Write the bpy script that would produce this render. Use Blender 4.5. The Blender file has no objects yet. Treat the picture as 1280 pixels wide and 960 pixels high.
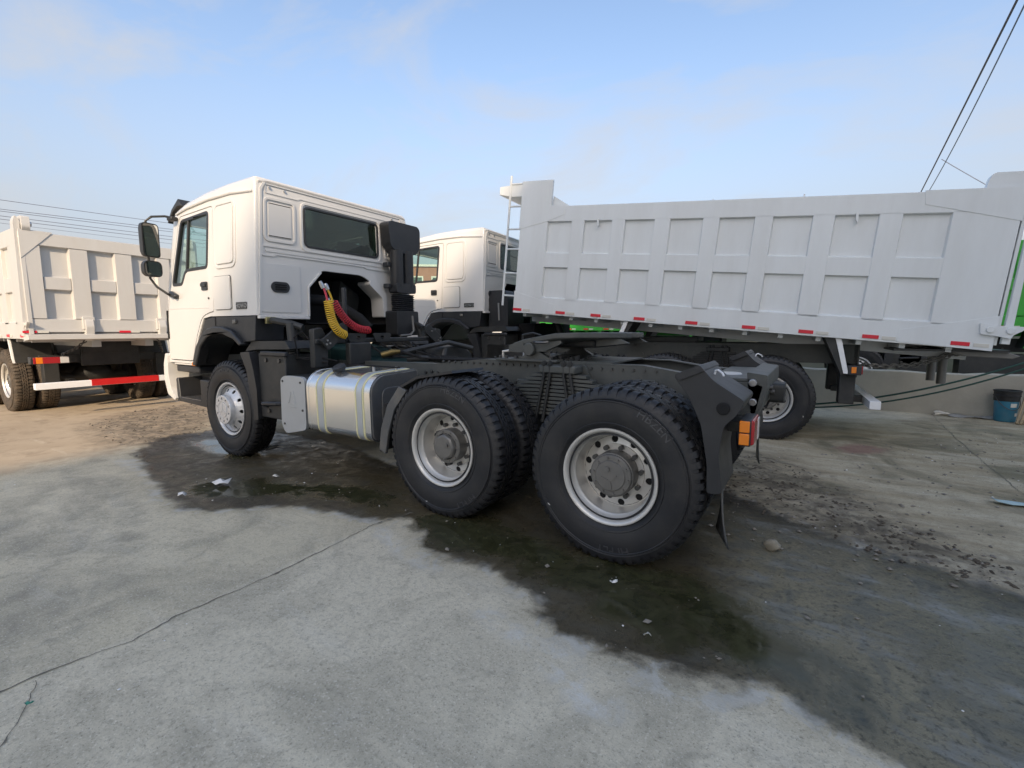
import bpy, bmesh, math, random
import numpy as np
from mathutils import Vector, Matrix
from mathutils.geometry import tessellate_polygon
R = math.radians
random.seed(7); rng = np.random.default_rng(7)
scene = bpy.context.scene
COL = scene.collection

# ------------------------------------------------------------------ camera
cam_d = bpy.data.cameras.new('camera'); cam = bpy.data.objects.new('camera', cam_d); COL.objects.link(cam)
cam_d.sensor_fit = 'HORIZONTAL'; cam_d.sensor_width = 36.0
cam_d.lens = 591.4/1280*36.0; cam_d.clip_start = .05; cam_d.clip_end = 3000
cam.location = (-1.0267, 3.9167, 1.4415)
yaw, pitch = R(-57.352), R(-6.5886)
fw = Vector((math.cos(yaw)*math.cos(pitch), math.sin(yaw)*math.cos(pitch), math.sin(pitch)))
cam.rotation_euler = fw.to_track_quat('-Z', 'Y').to_euler()
scene.camera = cam

# ------------------------------------------------------------------ sky and sun
SUN = Vector((-.436, .75, .45)).normalized()
elev = math.asin(SUN.z); azim = math.atan2(SUN.x, SUN.y)
world = bpy.data.worlds.new('World'); scene.world = world; world.use_nodes = True
wn, wl = world.node_tree.nodes, world.node_tree.links
wn.clear()
wout = wn.new('ShaderNodeOutputWorld'); bg = wn.new('ShaderNodeBackground')
sky = wn.new('ShaderNodeTexSky'); sky.sky_type = 'NISHITA'; sky.sun_disc = False
sky.sun_elevation = elev; sky.sun_rotation = azim
sky.air_density = 1.0; sky.dust_density = 2.2; sky.ozone_density = 1.1; sky.altitude = 50
bg.inputs[1].default_value = .131
# thin high cloud, laid on the sky's own directions
tc = wn.new('ShaderNodeTexCoord'); mp = wn.new('ShaderNodeMapping'); mp.inputs['Scale'].default_value = (1.2, 2.6, 4.2)
mp.inputs['Rotation'].default_value = (0, 0, R(35))
nz = wn.new('ShaderNodeTexNoise'); nz.inputs['Scale'].default_value = 1.7; nz.inputs['Detail'].default_value = 8; nz.inputs['Roughness'].default_value = .58
nz.inputs['Distortion'].default_value = .5
cr = wn.new('ShaderNodeValToRGB'); cr.color_ramp.elements[0].position = .46; cr.color_ramp.elements[1].position = .70
cr.color_ramp.elements[1].color = (.6, .6, .6, 1)
mixc = wn.new('ShaderNodeMix'); mixc.data_type = 'RGBA'; mixc.inputs['B'].default_value = (2.35, 2.32, 2.32, 1)
sep = wn.new('ShaderNodeSeparateXYZ')
hz = wn.new('ShaderNodeMapRange'); hz.inputs['From Min'].default_value = 0; hz.inputs['From Max'].default_value = .54
hz.inputs['To Min'].default_value = .95; hz.inputs['To Max'].default_value = .06; hz.interpolation_type = 'SMOOTHSTEP'
mixh = wn.new('ShaderNodeMix'); mixh.data_type = 'RGBA'; mixh.inputs['B'].default_value = (1.80, 1.78, 1.86, 1)
wl.new(tc.outputs['Generated'], mp.inputs['Vector']); wl.new(mp.outputs[0], nz.inputs['Vector'])
wl.new(nz.outputs['Fac'], cr.inputs[0]); wl.new(cr.outputs[0], mixc.inputs['Factor'])
wl.new(tc.outputs['Generated'], sep.inputs[0]); wl.new(sep.outputs['Z'], hz.inputs['Value'])
wl.new(sky.outputs[0], mixh.inputs['A']); wl.new(hz.outputs[0], mixh.inputs['Factor'])
wl.new(mixh.outputs['Result'], mixc.inputs['A']); wl.new(mixc.outputs['Result'], bg.inputs[0]); wl.new(bg.outputs[0], wout.inputs[0])
sun_d = bpy.data.lights.new('sun', 'SUN'); sun = bpy.data.objects.new('sun', sun_d); COL.objects.link(sun)
sun_d.energy = 2.0; sun_d.angle = R(1.2); sun_d.color = (1, .79, .55)
sun.rotation_euler = (-SUN).to_track_quat('-Z', 'Y').to_euler()
vs = scene.view_settings; vs.view_transform = 'Standard'; vs.look = 'None'; vs.gamma = 1; vs.use_curve_mapping = False
vs.exposure = 1.16
scene.render.engine = 'CYCLES'

# ------------------------------------------------------------------ materials
MATS = {}
def mat(name, col, rough=.5, metal=0, var=.12, vscale=6, bump=0, bscale=40, coat=0, rvar=.1, dust=0, dustcol=(.30, .26, .20), spec=.5, stretch=(1, 1, 1)):
    m = bpy.data.materials.new(name); m.use_nodes = True; n, l = m.node_tree.nodes, m.node_tree.links
    b = n['Principled BSDF']; b.inputs['Roughness'].default_value = rough; b.inputs['Metallic'].default_value = metal
    b.inputs['Coat Weight'].default_value = coat; b.inputs['Coat Roughness'].default_value = .08; b.inputs['Specular IOR Level'].default_value = spec
    t = n.new('ShaderNodeTexCoord'); mpn = n.new('ShaderNodeMapping'); mpn.inputs['Scale'].default_value = stretch
    l.new(t.outputs['Object'], mpn.inputs['Vector'])
    a = n.new('ShaderNodeTexNoise'); a.inputs['Scale'].default_value = vscale; a.inputs['Detail'].default_value = 6; a.inputs['Roughness'].default_value = .62
    l.new(mpn.outputs[0], a.inputs['Vector'])
    mx = n.new('ShaderNodeMix'); mx.data_type = 'RGBA'
    mx.inputs['A'].default_value = (*[c*(1-var) for c in col], 1); mx.inputs['B'].default_value = (*[min(1, c*(1+var)) for c in col], 1)
    l.new(a.outputs['Fac'], mx.inputs['Factor']); src = mx.outputs['Result']
    if dust:
        d = n.new('ShaderNodeTexNoise'); d.inputs['Scale'].default_value = vscale*.6; d.inputs['Detail'].default_value = 9; d.inputs['Roughness'].default_value = .7
        l.new(mpn.outputs[0], d.inputs['Vector'])
        mr = n.new('ShaderNodeMapRange'); mr.inputs['From Min'].default_value = .42; mr.inputs['From Max'].default_value = .75; mr.inputs['To Max'].default_value = dust
        l.new(d.outputs['Fac'], mr.inputs['Value'])
        m2 = n.new('ShaderNodeMix'); m2.data_type = 'RGBA'; m2.inputs['B'].default_value = (*dustcol, 1)
        l.new(src, m2.inputs['A']); l.new(mr.outputs[0], m2.inputs['Factor']); src = m2.outputs['Result']
    l.new(src, b.inputs['Base Color'])
    r = n.new('ShaderNodeMapRange'); r.inputs['To Min'].default_value = max(.02, rough-rvar); r.inputs['To Max'].default_value = min(1, rough+rvar)
    l.new(a.outputs['Fac'], r.inputs['Value']); l.new(r.outputs[0], b.inputs['Roughness'])
    if bump:
        bn = n.new('ShaderNodeTexNoise'); bn.inputs['Scale'].default_value = bscale; bn.inputs['Detail'].default_value = 5
        l.new(mpn.outputs[0], bn.inputs['Vector'])
        bp = n.new('ShaderNodeBump'); bp.inputs['Strength'].default_value = bump; bp.inputs['Distance'].default_value = .01
        l.new(bn.outputs['Fac'], bp.inputs['Height']); l.new(bp.outputs[0], b.inputs['Normal'])
    MATS[name] = m
    return m
mat('white_paint', (.68, .67, .65), .2, 0, .03, 3, bump=.012, bscale=6, coat=.5, rvar=.06, dust=.06, dustcol=(.5, .45, .38))
mat('body_white', (.72, .745, .75), .38, 0, .045, 2.2, bump=.12, bscale=2.4, coat=.15, stretch=(2, 2, .4), dust=.2, dustcol=(.42, .40, .36))
mat('warm_white', (.58, .57, .55), .42, 0, .05, 2.5, bump=.03, bscale=25, coat=.1, stretch=(2, 2, .4), dust=.22, dustcol=(.45, .38, .3))
mat('pure_white', (.82, .82, .82), .4, 0, .04, 8)
mat('green_paint', (.035, .36, .03), .4, 0, .1, 4, coat=.2, dust=.12)
mat('chassis', (.068, .074, .071), .45, 0, .2, 7, bump=.06, bscale=60, dust=.35, dustcol=(.16, .15, .13))
mat('dark_chassis', (.022, .024, .025), .5, 0, .25, 7, bump=.06, bscale=60, dust=.3, dustcol=(.1, .09, .08))
mat('black_plastic', (.022, .0235, .027), .42, 0, .18, 8, bump=.04, bscale=160, dust=.3, dustcol=(.06, .06, .06))
mat('void_black', (.008, .008, .009), .9, 0, .1, 5)
mat('engine_green', (.01, .035, .033), .5, 0, .2, 10)
mat('rubber', (.014, .015, .018), .5, 0, .25, 9, bump=.05, bscale=120, dust=.45, dustcol=(.058, .053, .047), rvar=.12)
mat('tread', (.022, .021, .02), .8, 0, .2, 14, bump=.15, bscale=80, dust=.5, dustcol=(.075, .065, .055))
mat('dusty_tread', (.06, .048, .036), .85, 0, .3, 14, bump=.15, bscale=80, dust=.7, dustcol=(.17, .125, .085))
mat('letter_rubber', (.06, .06, .063), .4, 0, .1, 20)
mat('rim_silver', (.66, .645, .61), .34, .4, .1, 5, rvar=.08, dust=.25, dustcol=(.3, .28, .25))
mat('hub_grey', (.17, .165, .155), .42, .35, .2, 12, bump=.1, bscale=50, dust=.4, dustcol=(.26, .24, .21))
mat('front_silver', (.68, .68, .68), .34, .35, .06, 8)
mat('aluminium', (.90, .89, .88), .20, .95, .025, 3, rvar=.035, stretch=(1, .3, 6), dust=.10, dustcol=(.5, .46, .42))
mat('strap_silver', (.58, .62, .66), .42, .7, .06, 8)
mat('yellow_liner', (.72, .68, .40), .6, 0, .1, 30)
mat('tank_end', (.10, .105, .11), .42, .2, .15, 8, dust=.3)
mat('grey_cover', (.42, .435, .44), .5, .1, .05, 6, dust=.15)
mat('steel', (.5, .5, .5), .3, .9, .1, 20)
mat('dark_steel', (.10, .10, .10), .4, .7, .2, 20)
mat('zinc', (.42, .38, .20), .35, .8, .15, 30)
mat('brass', (.20, .15, .06), .45, .8, .2, 30)
mat('yellow_hose', (.72, .46, .03), .4, 0, .1, 20)
mat('red_hose', (.50, .03, .045), .4, 0, .1, 20)
mat('amber_lens', (.80, .22, .01), .2, 0, .06, 40, coat=.5)
mat('red_lens', (.36, .012, .015), .18, 0, .06, 40, coat=.5)
mat('clear_lens', (.62, .60, .58), .2, 0, .1, 40, coat=.5)
mat('red_reflector', (.66, .02, .04), .35, 0, .1, 30)
mat('cream_reflector', (.62, .60, .54), .4, 0, .06, 30)
mat('red_paint', (.55, .015, .015), .4, 0, .1, 10)
mat('interior', (.10, .10, .095), .8, 0, .2, 10)
mat('interior_light', (.28, .275, .25), .8, 0, .1, 10)
mat('mirror_glass', (.75, .77, .76), .03, 1, .02, 4, rvar=.01)
mat('barrier_concrete', (.45, .425, .36), .9, 0, .22, 2, bump=.3, bscale=30, dust=.5, dustcol=(.27, .25, .21))
mat('bucket_blue', (.03, .19, .30), .5, 0, .2, 9, dust=.35, dustcol=(.2, .2, .18))
mat('bucket_black', (.015, .015, .016), .5, 0, .2, 9)
mat('wood', (.34, .26, .16), .8, 0, .25, 14, bump=.2, bscale=60, stretch=(1, 1, 6))
mat('tarnished_sheet', (.42, .42, .41), .55, .3, .2, 8, dust=.4)
mat('cloth', (.62, .58, .50), .9, 0, .15, 30)
mat('green_rope', (.012, .055, .042), .7, 0, .3, 60)
mat('wire', (.075, .07, .10), .6, 0, .1, 3)
mat('thin_wire', (.19, .22, .30), .6, 0, .1, 3)
mat('pole', (.34, .33, .31), .9, 0, .2, 5)
mat('stone', (.27, .245, .19), .85, 0, .3, 14, bump=.3, bscale=40)
mat('pebble', (.22, .20, .17), .9, 0, .5, 3)
mat('mud_clod', (.085, .07, .052), .9, 0, .4, 6)
mat('scrap_white', (.75, .74, .72), .6, 0, .1, 20)
mat('scrap_green', (.04, .28, .22), .5, 0, .1, 20)
mat('shed_wall', (.72, .71, .69), .7, 0, .08, .8)
mat('shed_roof', (.30, .32, .35), .5, .2, .1, .8)
mat('facade_brick', (.33, .15, .10), .9, 0, .25, 4)
mat('facade_trim', (.6, .58, .54), .8, 0, .1, 2)
mat('grass_tuft', (.08, .13, .03), .8, 0, .3, 30)
mat('teal_weed', (.35, .48, .50), .7, 0, .2, 20)
def glass(name, tint, dens):
    m = bpy.data.materials.new(name); m.use_nodes = True; n, l = m.node_tree.nodes, m.node_tree.links
    n.remove(n['Principled BSDF']); o = n['Material Output']
    tr = n.new('ShaderNodeBsdfTransparent'); tr.inputs[0].default_value = (*tint, 1)
    g = n.new('ShaderNodeBsdfGlossy'); g.inputs['Roughness'].default_value = .02; g.inputs[0].default_value = (.95, 1, .98, 1)
    fr = n.new('ShaderNodeLayerWeight'); fr.inputs[0].default_value = .5; pw = n.new('ShaderNodeMath'); pw.operation = 'POWER'; pw.inputs[1].default_value = 4.0; l.new(fr.outputs['Facing'], pw.inputs[0])
    ad = n.new('ShaderNodeMath'); ad.operation = 'ADD'; ad.inputs[1].default_value = dens
    mx = n.new('ShaderNodeMixShader'); l.new(pw.outputs[0], ad.inputs[0]); l.new(ad.outputs[0], mx.inputs[0])
    l.new(tr.outputs[0], mx.inputs[1]); l.new(g.outputs[0], mx.inputs[2]); l.new(mx.outputs[0], o.inputs[0]); MATS[name] = m
glass('green_glass', (.84, .93, .89), .05)
glass('dark_glass', (.34, .42, .39), .06)

# ------------------------------------------------------------------ mesh helpers
AX = {'x': (1, 2, 0), 'y': (0, 2, 1), 'z': (0, 1, 2)}
class MB:
    def __init__(s): s.v = []; s.f = []
    def add(s, vs, fs):
        o = len(s.v); s.v += [tuple(p) for p in vs]; s.f += [tuple(i+o for i in f) for f in fs]; return s
    def box(s, x0, x1, y0, y1, z0, z1):
        return s.add([(x, y, z) for x in (x0, x1) for y in (y0, y1) for z in (z0, z1)],
                     [(0, 1, 3, 2), (4, 6, 7, 5), (0, 4, 5, 1), (2, 3, 7, 6), (0, 2, 6, 4), (1, 5, 7, 3)])
    def obox(s, c, size, rot):
        h = [d/2 for d in size]; c = Vector(c); M = rot.to_3x3() if hasattr(rot, 'to_3x3') else rot
        return s.add([c + M @ Vector((x*h[0], y*h[1], z*h[2])) for x in (-1, 1) for y in (-1, 1) for z in (-1, 1)],
                     [(0, 1, 3, 2), (4, 6, 7, 5), (0, 4, 5, 1), (2, 3, 7, 6), (0, 2, 6, 4), (1, 5, 7, 3)])
    def plate(s, outer, a, b, axis='y', holes=()):
        loops = [list(outer)] + [list(h) for h in holes]
        tris = tessellate_polygon([[Vector((p[0], p[1], 0)) for p in lp] for lp in loops])
        flat = [p for lp in loops for p in lp]; n = len(flat); i, j, k = AX[axis]
        def P(p, t):
            q = [0, 0, 0]; q[i] = p[0]; q[j] = p[1]; q[k] = t; return q
        vs = [P(p, a) for p in flat] + [P(p, b) for p in flat]
        fs = [tuple(t) for t in tris] + [tuple(n+q for q in reversed(t)) for t in tris]; o = 0
        for lp in loops:
            m = len(lp); fs += [(o+q, o+(q+1) % m, n+o+(q+1) % m, n+o+q) for q in range(m)]; o += m
        return s.add(vs, fs)
    def frustum(s, x0, x1, z0, z1, yb, yt, ch, cb=None, ct=None):           # raised panel, base at yb, top at yt
        cb = ch if cb is None else cb; ct = ch if ct is None else ct
        vs = [(x, yb, z) for x, z in ((x0, z0), (x1, z0), (x1, z1), (x0, z1))]
        vs += [(x, yt, z) for x, z in ((x0+ch, z0+cb), (x1-ch, z0+cb), (x1-ch, z1-ct), (x0+ch, z1-ct))]
        return s.add(vs, [(0, 1, 2, 3), (7, 6, 5, 4), (0, 4, 5, 1), (1, 5, 6, 2), (2, 6, 7, 3), (3, 7, 4, 0)])
    def tube(s, path, r, n=8, closed=False):
        P = [Vector(p) for p in path]; m = len(P); rs = r if isinstance(r, (list, tuple)) else [r]*m
        rings = []; up = None
        for q in range(m):
            if closed: t = P[(q+1) % m]-P[q-1]
            else: t = P[min(q+1, m-1)]-P[max(q-1, 0)]
            t.normalize()
            if up is None: up = t.orthogonal().normalized()
            up = (up - t*up.dot(t))
            if up.length < 1e-6: up = t.orthogonal()
            up.normalize(); w = t.cross(up)
            rings.append([P[q]+(up*math.cos(2*math.pi*k/n)+w*math.sin(2*math.pi*k/n))*rs[q] for k in range(n)])
        vs = [p for rg in rings for p in rg]; fs = []
        for q in range(m if closed else m-1):
            a, b = q*n, ((q+1) % m)*n
            fs += [(a+k, a+(k+1) % n, b+(k+1) % n, b+k) for k in range(n)]
        if not closed: fs += [tuple(range(n-1, -1, -1)), tuple((m-1)*n+k for k in range(n))]
        return s.add(vs, fs)
    def lathe(s, prof, n=48, c=(0, 0, 0), axis='y', cap=False):     # prof: (radius, height) ; axis through c
        vs = []; fs = []; m = len(prof)
        for k in range(n):
            a = 2*math.pi*k/n; ca, sa = math.cos(a), math.sin(a)
            for r, h in prof:
                p = {'y': (r*ca, h, r*sa), 'z': (r*ca, r*sa, h), 'x': (h, r*ca, r*sa)}[axis]
                vs.append((p[0]+c[0], p[1]+c[1], p[2]+c[2]))
        for k in range(n):
            a, b = k*m, ((k+1) % n)*m
            fs += [(a+q, b+q, b+q+1, a+q+1) for q in range(m-1)]
        if cap: fs += [tuple(k*m for k in range(n)), tuple(k*m+m-1 for k in range(n-1, -1, -1))]
        return s.add(vs, fs)
    def cyl(s, p0, p1, r, n=12): return s.tube([p0, p1], r, n)
    def mesh(s, name, smooth=35, recalc=True, deform=None):
        if deform: s.v = [deform(p) for p in s.v]
        me = bpy.data.meshes.new(name); me.from_pydata([tuple(p) for p in s.v], [], s.f)
        if recalc:
            bm = bmesh.new(); bm.from_mesh(me); bmesh.ops.recalc_face_normals(bm, faces=bm.faces); bm.to_mesh(me); bm.free()
        finish(me, smooth); return me
    def build(s, name, m, parent=None, bevel=0, smooth=35, loc=None, recalc=True, deform=None, seg=2):
        return link(name, s.mesh(name, smooth, recalc, deform), m, parent, bevel, loc, seg)
def frx(y0, y1, z0, z1, xb, xt, ch):
    vs = [(xb, y, z) for y, z in ((y0, z0), (y1, z0), (y1, z1), (y0, z1))]+[(xt, y, z) for y, z in ((y0+ch, z0+ch), (y1-ch, z0+ch), (y1-ch, z1-ch), (y0+ch, z1-ch))]
    return vs, [(0, 1, 2, 3), (7, 6, 5, 4), (0, 4, 5, 1), (1, 5, 6, 2), (2, 6, 7, 3), (3, 7, 4, 0)]
def finish(me, smooth):
    if smooth:
        me.polygons.foreach_set('use_smooth', [True]*len(me.polygons)); me.set_sharp_from_angle(angle=R(smooth))
    me.update()
def link(name, me, m, parent=None, bevel=0, loc=None, seg=2):
    o = bpy.data.objects.new(name, me); COL.objects.link(o)
    if not me.materials: me.materials.append(MATS[m])
    else: o.material_slots[0].link = 'OBJECT'; o.material_slots[0].material = MATS[m]
    if parent: o.parent = parent
    if loc: o.location = loc
    if bevel:
        b = o.modifiers.new('bevel', 'BEVEL'); b.width = bevel; b.segments = seg; b.limit_method = 'ANGLE'; b.angle_limit = R(35)
    return o
def thing(name, label, cat, loc=(0, 0, 0), rz=0, group=None):
    o = bpy.data.objects.new(name, None); COL.objects.link(o); o.location = loc; o.rotation_euler = (0, 0, rz); o.empty_display_size = .3
    return tag(o, label, cat, group)
def tag(o, label=None, cat=None, group=None, kind=None):
    if label: o['label'] = label
    if cat: o['category'] = cat
    if group: o['group'] = group
    if kind: o['kind'] = kind
    return o
def copy_part(o, parent, loc):
    c = o.copy(); COL.objects.link(c); c.parent = parent
    if loc: c.location = Vector(o.location)+Vector(loc)
    for ch in o.children: copy_part(ch, c, None)
    return c
def rpoly(pts, r, n=4):                                            # polygon with rounded corners
    out = []; m = len(pts)
    for i in range(m):
        p0, p, p1 = Vector(pts[i-1]), Vector(pts[i]), Vector(pts[(i+1) % m])
        a, b = (p0-p), (p1-p); rr = min(r[i] if isinstance(r, (list, tuple)) else r, a.length*.48, b.length*.48)
        if rr <= 0: out.append(tuple(p)); continue
        A = p+a.normalized()*rr; B = p+b.normalized()*rr
        for k in range(n+1):
            t = k/n; out.append(tuple(A*(1-t)**2+p*2*t*(1-t)+B*t*t))
    return out
def rrect(x0, x1, z0, z1, r, n=4): return rpoly([(x0, z0), (x1, z0), (x1, z1), (x0, z1)], r, n)
def inset(poly, d):                                                # shrink a polygon by d
    m = len(poly); A = sum(poly[i-1][0]*poly[i][1]-poly[i][0]*poly[i-1][1] for i in range(m)); sg = 1 if A > 0 else -1
    out = []
    for i in range(m):
        p0, p, p1 = Vector(poly[i-1]), Vector(poly[i]), Vector(poly[(i+1) % m])
        e0 = (p-p0); e1 = (p1-p)
        if e0.length < 1e-7 or e1.length < 1e-7: out.append(tuple(p)); continue
        n0 = Vector((-e0.y, e0.x)).normalized()*sg; n1 = Vector((-e1.y, e1.x)).normalized()*sg
        b = (n0+n1); b = b/max(.35, b.length_squared)*2 if b.length > 1e-6 else n0
        out.append(tuple(p+b*d))
    return out
def boolean(base, cutters):
    """apply differences and return a clean mesh"""
    bo = bpy.data.objects.new('tmp', base); COL.objects.link(bo); cs = []
    for me in cutters:
        c = bpy.data.objects.new('tmpc', me); COL.objects.link(c); cs.append(c)
        md = bo.modifiers.new('b', 'BOOLEAN'); md.operation = 'DIFFERENCE'; md.object = c; md.solver = 'EXACT'
    bpy.context.view_layer.update(); dg = bpy.context.evaluated_depsgraph_get()
    me = bpy.data.meshes.new_from_object(bo.evaluated_get(dg))
    for o in [bo]+cs: bpy.data.objects.remove(o)
    me.materials.clear(); return me
def text_mesh(body, size, extrude):
    cu = bpy.data.curves.new('t', 'FONT'); cu.body = body; cu.size = size; cu.extrude = extrude; cu.align_x = 'CENTER'; cu.resolution_u = 2
    o = bpy.data.objects.new('t', cu); COL.objects.link(o); bpy.context.view_layer.update()
    me = bpy.data.meshes.new_from_object(o.evaluated_get(bpy.context.evaluated_depsgraph_get()))
    bpy.data.objects.remove(o); me.materials.clear(); return me

# ------------------------------------------------------------------ the ground: one sheet out to the horizon
def bp_ground(px, py):                                              # where the wet edges lie on the yard
    r = fw.cross(Vector((0, 0, 1))).normalized(); u = r.cross(fw)
    d = fw+r*((px-640)/591.4)+u*((480-py)/591.4); t = -cam.location.z/d.z
    p = cam.location+d*t; return (p.x, p.y)
def sdf(poly, X, Y, closed=True):
    P = np.array(poly); D = np.full(X.shape, 1e9); ins = np.zeros(X.shape, bool); m = len(P)
    for i in range(m if closed else m-1):
        a, b = P[i], P[(i+1) % m]; e = b-a; t = np.clip(((X-a[0])*e[0]+(Y-a[1])*e[1])/(e@e+1e-12), 0, 1)
        D = np.minimum(D, np.hypot(X-a[0]-t*e[0], Y-a[1]-t*e[1]))
        if closed and a[1] != b[1]:
            c = ((a[1] > Y) != (b[1] > Y)) & (X < (b[0]-a[0])*(Y-a[1])/(b[1]-a[1])+a[0]); ins ^= c
    return np.where(ins, -D, D) if closed else D
def axis_lines(lo, hi, step, far):
    c = list(np.arange(lo, hi+1e-6, step)); a = []; s = step
    p = hi
    while p < far: s *= 1.45; p += s; a.append(p)
    b = []; s = step; p = lo
    while p > -far: s *= 1.45; p -= s; b.append(p)
    return np.array(b[::-1]+c+a)
gx = axis_lines(-6, 13, .07, 900); gy = axis_lines(-8.5, 4.5, .07, 900)
GX, GY = np.meshgrid(gx, gy, indexing='ij')
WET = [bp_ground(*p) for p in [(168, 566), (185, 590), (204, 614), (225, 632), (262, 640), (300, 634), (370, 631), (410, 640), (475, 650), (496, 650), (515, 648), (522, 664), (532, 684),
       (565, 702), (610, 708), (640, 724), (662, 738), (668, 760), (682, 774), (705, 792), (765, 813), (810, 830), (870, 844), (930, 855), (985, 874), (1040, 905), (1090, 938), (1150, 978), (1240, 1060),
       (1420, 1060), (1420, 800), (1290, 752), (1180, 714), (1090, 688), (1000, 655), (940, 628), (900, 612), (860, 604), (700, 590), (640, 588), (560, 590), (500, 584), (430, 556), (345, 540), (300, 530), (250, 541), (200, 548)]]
PUD = [[bp_ground(*p) for p in q] for q in (
      [(518, 648), (536, 676), (566, 690), (620, 694), (672, 716), (725, 752), (790, 792), (850, 806), (905, 812), (960, 846), (1030, 880), (1085, 905), (1130, 900), (1080, 850), (1010, 800), (930, 760), (880, 724), (800, 706), (700, 684), (640, 655), (580, 640)],
      [(226, 614), (250, 622), (300, 622), (352, 618), (420, 622), (480, 630), (500, 618), (440, 606), (360, 604), (300, 598), (250, 598)],
      [(262, 548), (300, 556), (330, 568), (300, 574), (262, 566), (236, 552)])]
DRT = [bp_ground(*p) for p in [(-200, 600), (0, 590), (150, 560), (240, 548), (270, 520), (300, 505), (330, 490), (330, 440), (-300, 440), (-400, 560)]]
MUD = [[bp_ground(*p) for p in q] for q in (
      [(905, 575), (960, 570), (1040, 610), (1110, 650), (1200, 690), (1280, 730), (1240, 735), (1130, 700), (1040, 665), (960, 640), (910, 620)],
      [(120, 530), (170, 515), (240, 505), (265, 520), (240, 545), (150, 556)])]
CRK = [[bp_ground(*p) for p in q] for q in (
      [(-60, 895), (0, 866), (40, 848), (100, 824), (165, 800), (215, 772), (300, 737), (345, 716), (388, 695), (430, 676), (470, 654), (520, 640)],
      [(46, 850), (30, 885), (0, 935), (-20, 970)], [(1160, 512), (1172, 526), (1195, 548), (1225, 574), (1258, 600), (1300, 636)])]
LITE = [[bp_ground(*p) for p in q] for q in ([(150, 575), (195, 580), (205, 606), (192, 625), (200, 606), (178, 590)], [(470, 660), (520, 695), (545, 708), (505, 690)], [(600, 760), (660, 800), (720, 818), (660, 805)],
      [(800, 850), (840, 862), (890, 882), (840, 870)], [(370, 632), (430, 640), (480, 650), (430, 643)], [(1210, 780), (1240, 800), (1235, 900), (1200, 860), (1215, 830)], [(690, 830), (740, 860), (770, 890), (730, 880)])]
DAMP_SHEEN = [bp_ground(*p) for p in [(915, 640), (1010, 665), (1100, 690), (1300, 765), (1420, 800), (1420, 1060), (1200, 1020), (1080, 935), (990, 872), (930, 820), (930, 740)]]
DIRTY = [bp_ground(*p) for p in [(860, 560), (960, 545), (1060, 525), (1300, 520), (1420, 560), (1420, 800), (1290, 752), (1090, 690), (940, 640), (880, 620)]]
TRK = [[bp_ground(*p) for p in q] for q in ([(-60, 596), (0, 590), (50, 584), (92, 592), (114, 615), (104, 652), (84, 700), (52, 770), (20, 850)], [(-40, 660), (0, 655), (30, 668), (50, 700), (45, 760), (20, 800), (-30, 840)], [(130, 600), (160, 640), (150, 700), (90, 790), (10, 880)])]
REDS = [bp_ground(*p) for p in [(1048, 560), (1075, 556), (1105, 562), (1090, 567), (1062, 566)]]
def nmin(polys): return np.min([sdf(p, GX, GY) for p in polys], axis=0)
A_wet = sdf(WET, GX, GY); A_pud = nmin(PUD); A_drt = sdf(DRT, GX, GY); A_mud = nmin(MUD); A_lite = nmin(LITE); A_red = sdf(REDS, GX, GY); A_damp_sheen = sdf(DAMP_SHEEN, GX, GY); A_dirty = sdf(DIRTY, GX, GY); A_trk = np.min([sdf(q, GX, GY, False) for q in TRK], axis=0)
S2 = [bp_ground(-60, 895), bp_ground(470, 654), bp_ground(700, 560), (-12, -12), (-20, 5), (-3, 6)]
A_slab = sdf(S2, GX, GY)
Z = .004*np.sin(GX*1.3+.6*np.sin(GY*.9))*np.cos(GY*1.1)
Z += np.where(A_pud < .3, -.006, 0)
Z += np.where((A_mud < .1), rng.random(GX.shape)*.018, 0)*np.clip((.1-A_mud)/.2, 0, 1)
Z = np.where((np.abs(GX) < 14) & (np.abs(GY) < 9), Z, 0)
ni, nj = GX.shape
verts = np.stack([GX, GY, Z], -1).reshape(-1, 3)
idx = np.arange(ni*nj).reshape(ni, nj)
quads = np.stack([idx[:-1, :-1], idx[1:, :-1], idx[1:, 1:], idx[:-1, 1:]], -1).reshape(-1, 4)
gme = bpy.data.meshes.new('ground'); gme.vertices.add(len(verts)); gme.vertices.foreach_set('co', verts.ravel())
gme.loops.add(quads.size); gme.loops.foreach_set('vertex_index', quads.ravel()); gme.polygons.add(len(quads))
gme.polygons.foreach_set('loop_start', np.arange(0, quads.size, 4)); gme.polygons.foreach_set('loop_total', np.full(len(quads), 4))
gme.update(calc_edges=True)
gme.polygons.foreach_set('use_smooth', np.ones(len(quads), bool))
for nm, A in (('wet', A_wet), ('pud', A_pud), ('drt', A_drt), ('mud', A_mud), ('lite', A_lite), ('reds', A_red), ('slab', A_slab), ('damp_sheen', A_damp_sheen), ('dirty', A_dirty), ('trk', A_trk)):
    at = gme.attributes.new(nm, 'FLOAT', 'POINT'); at.data.foreach_set('value', np.clip(A, -3, 3).astype(np.float32).ravel())
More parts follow.
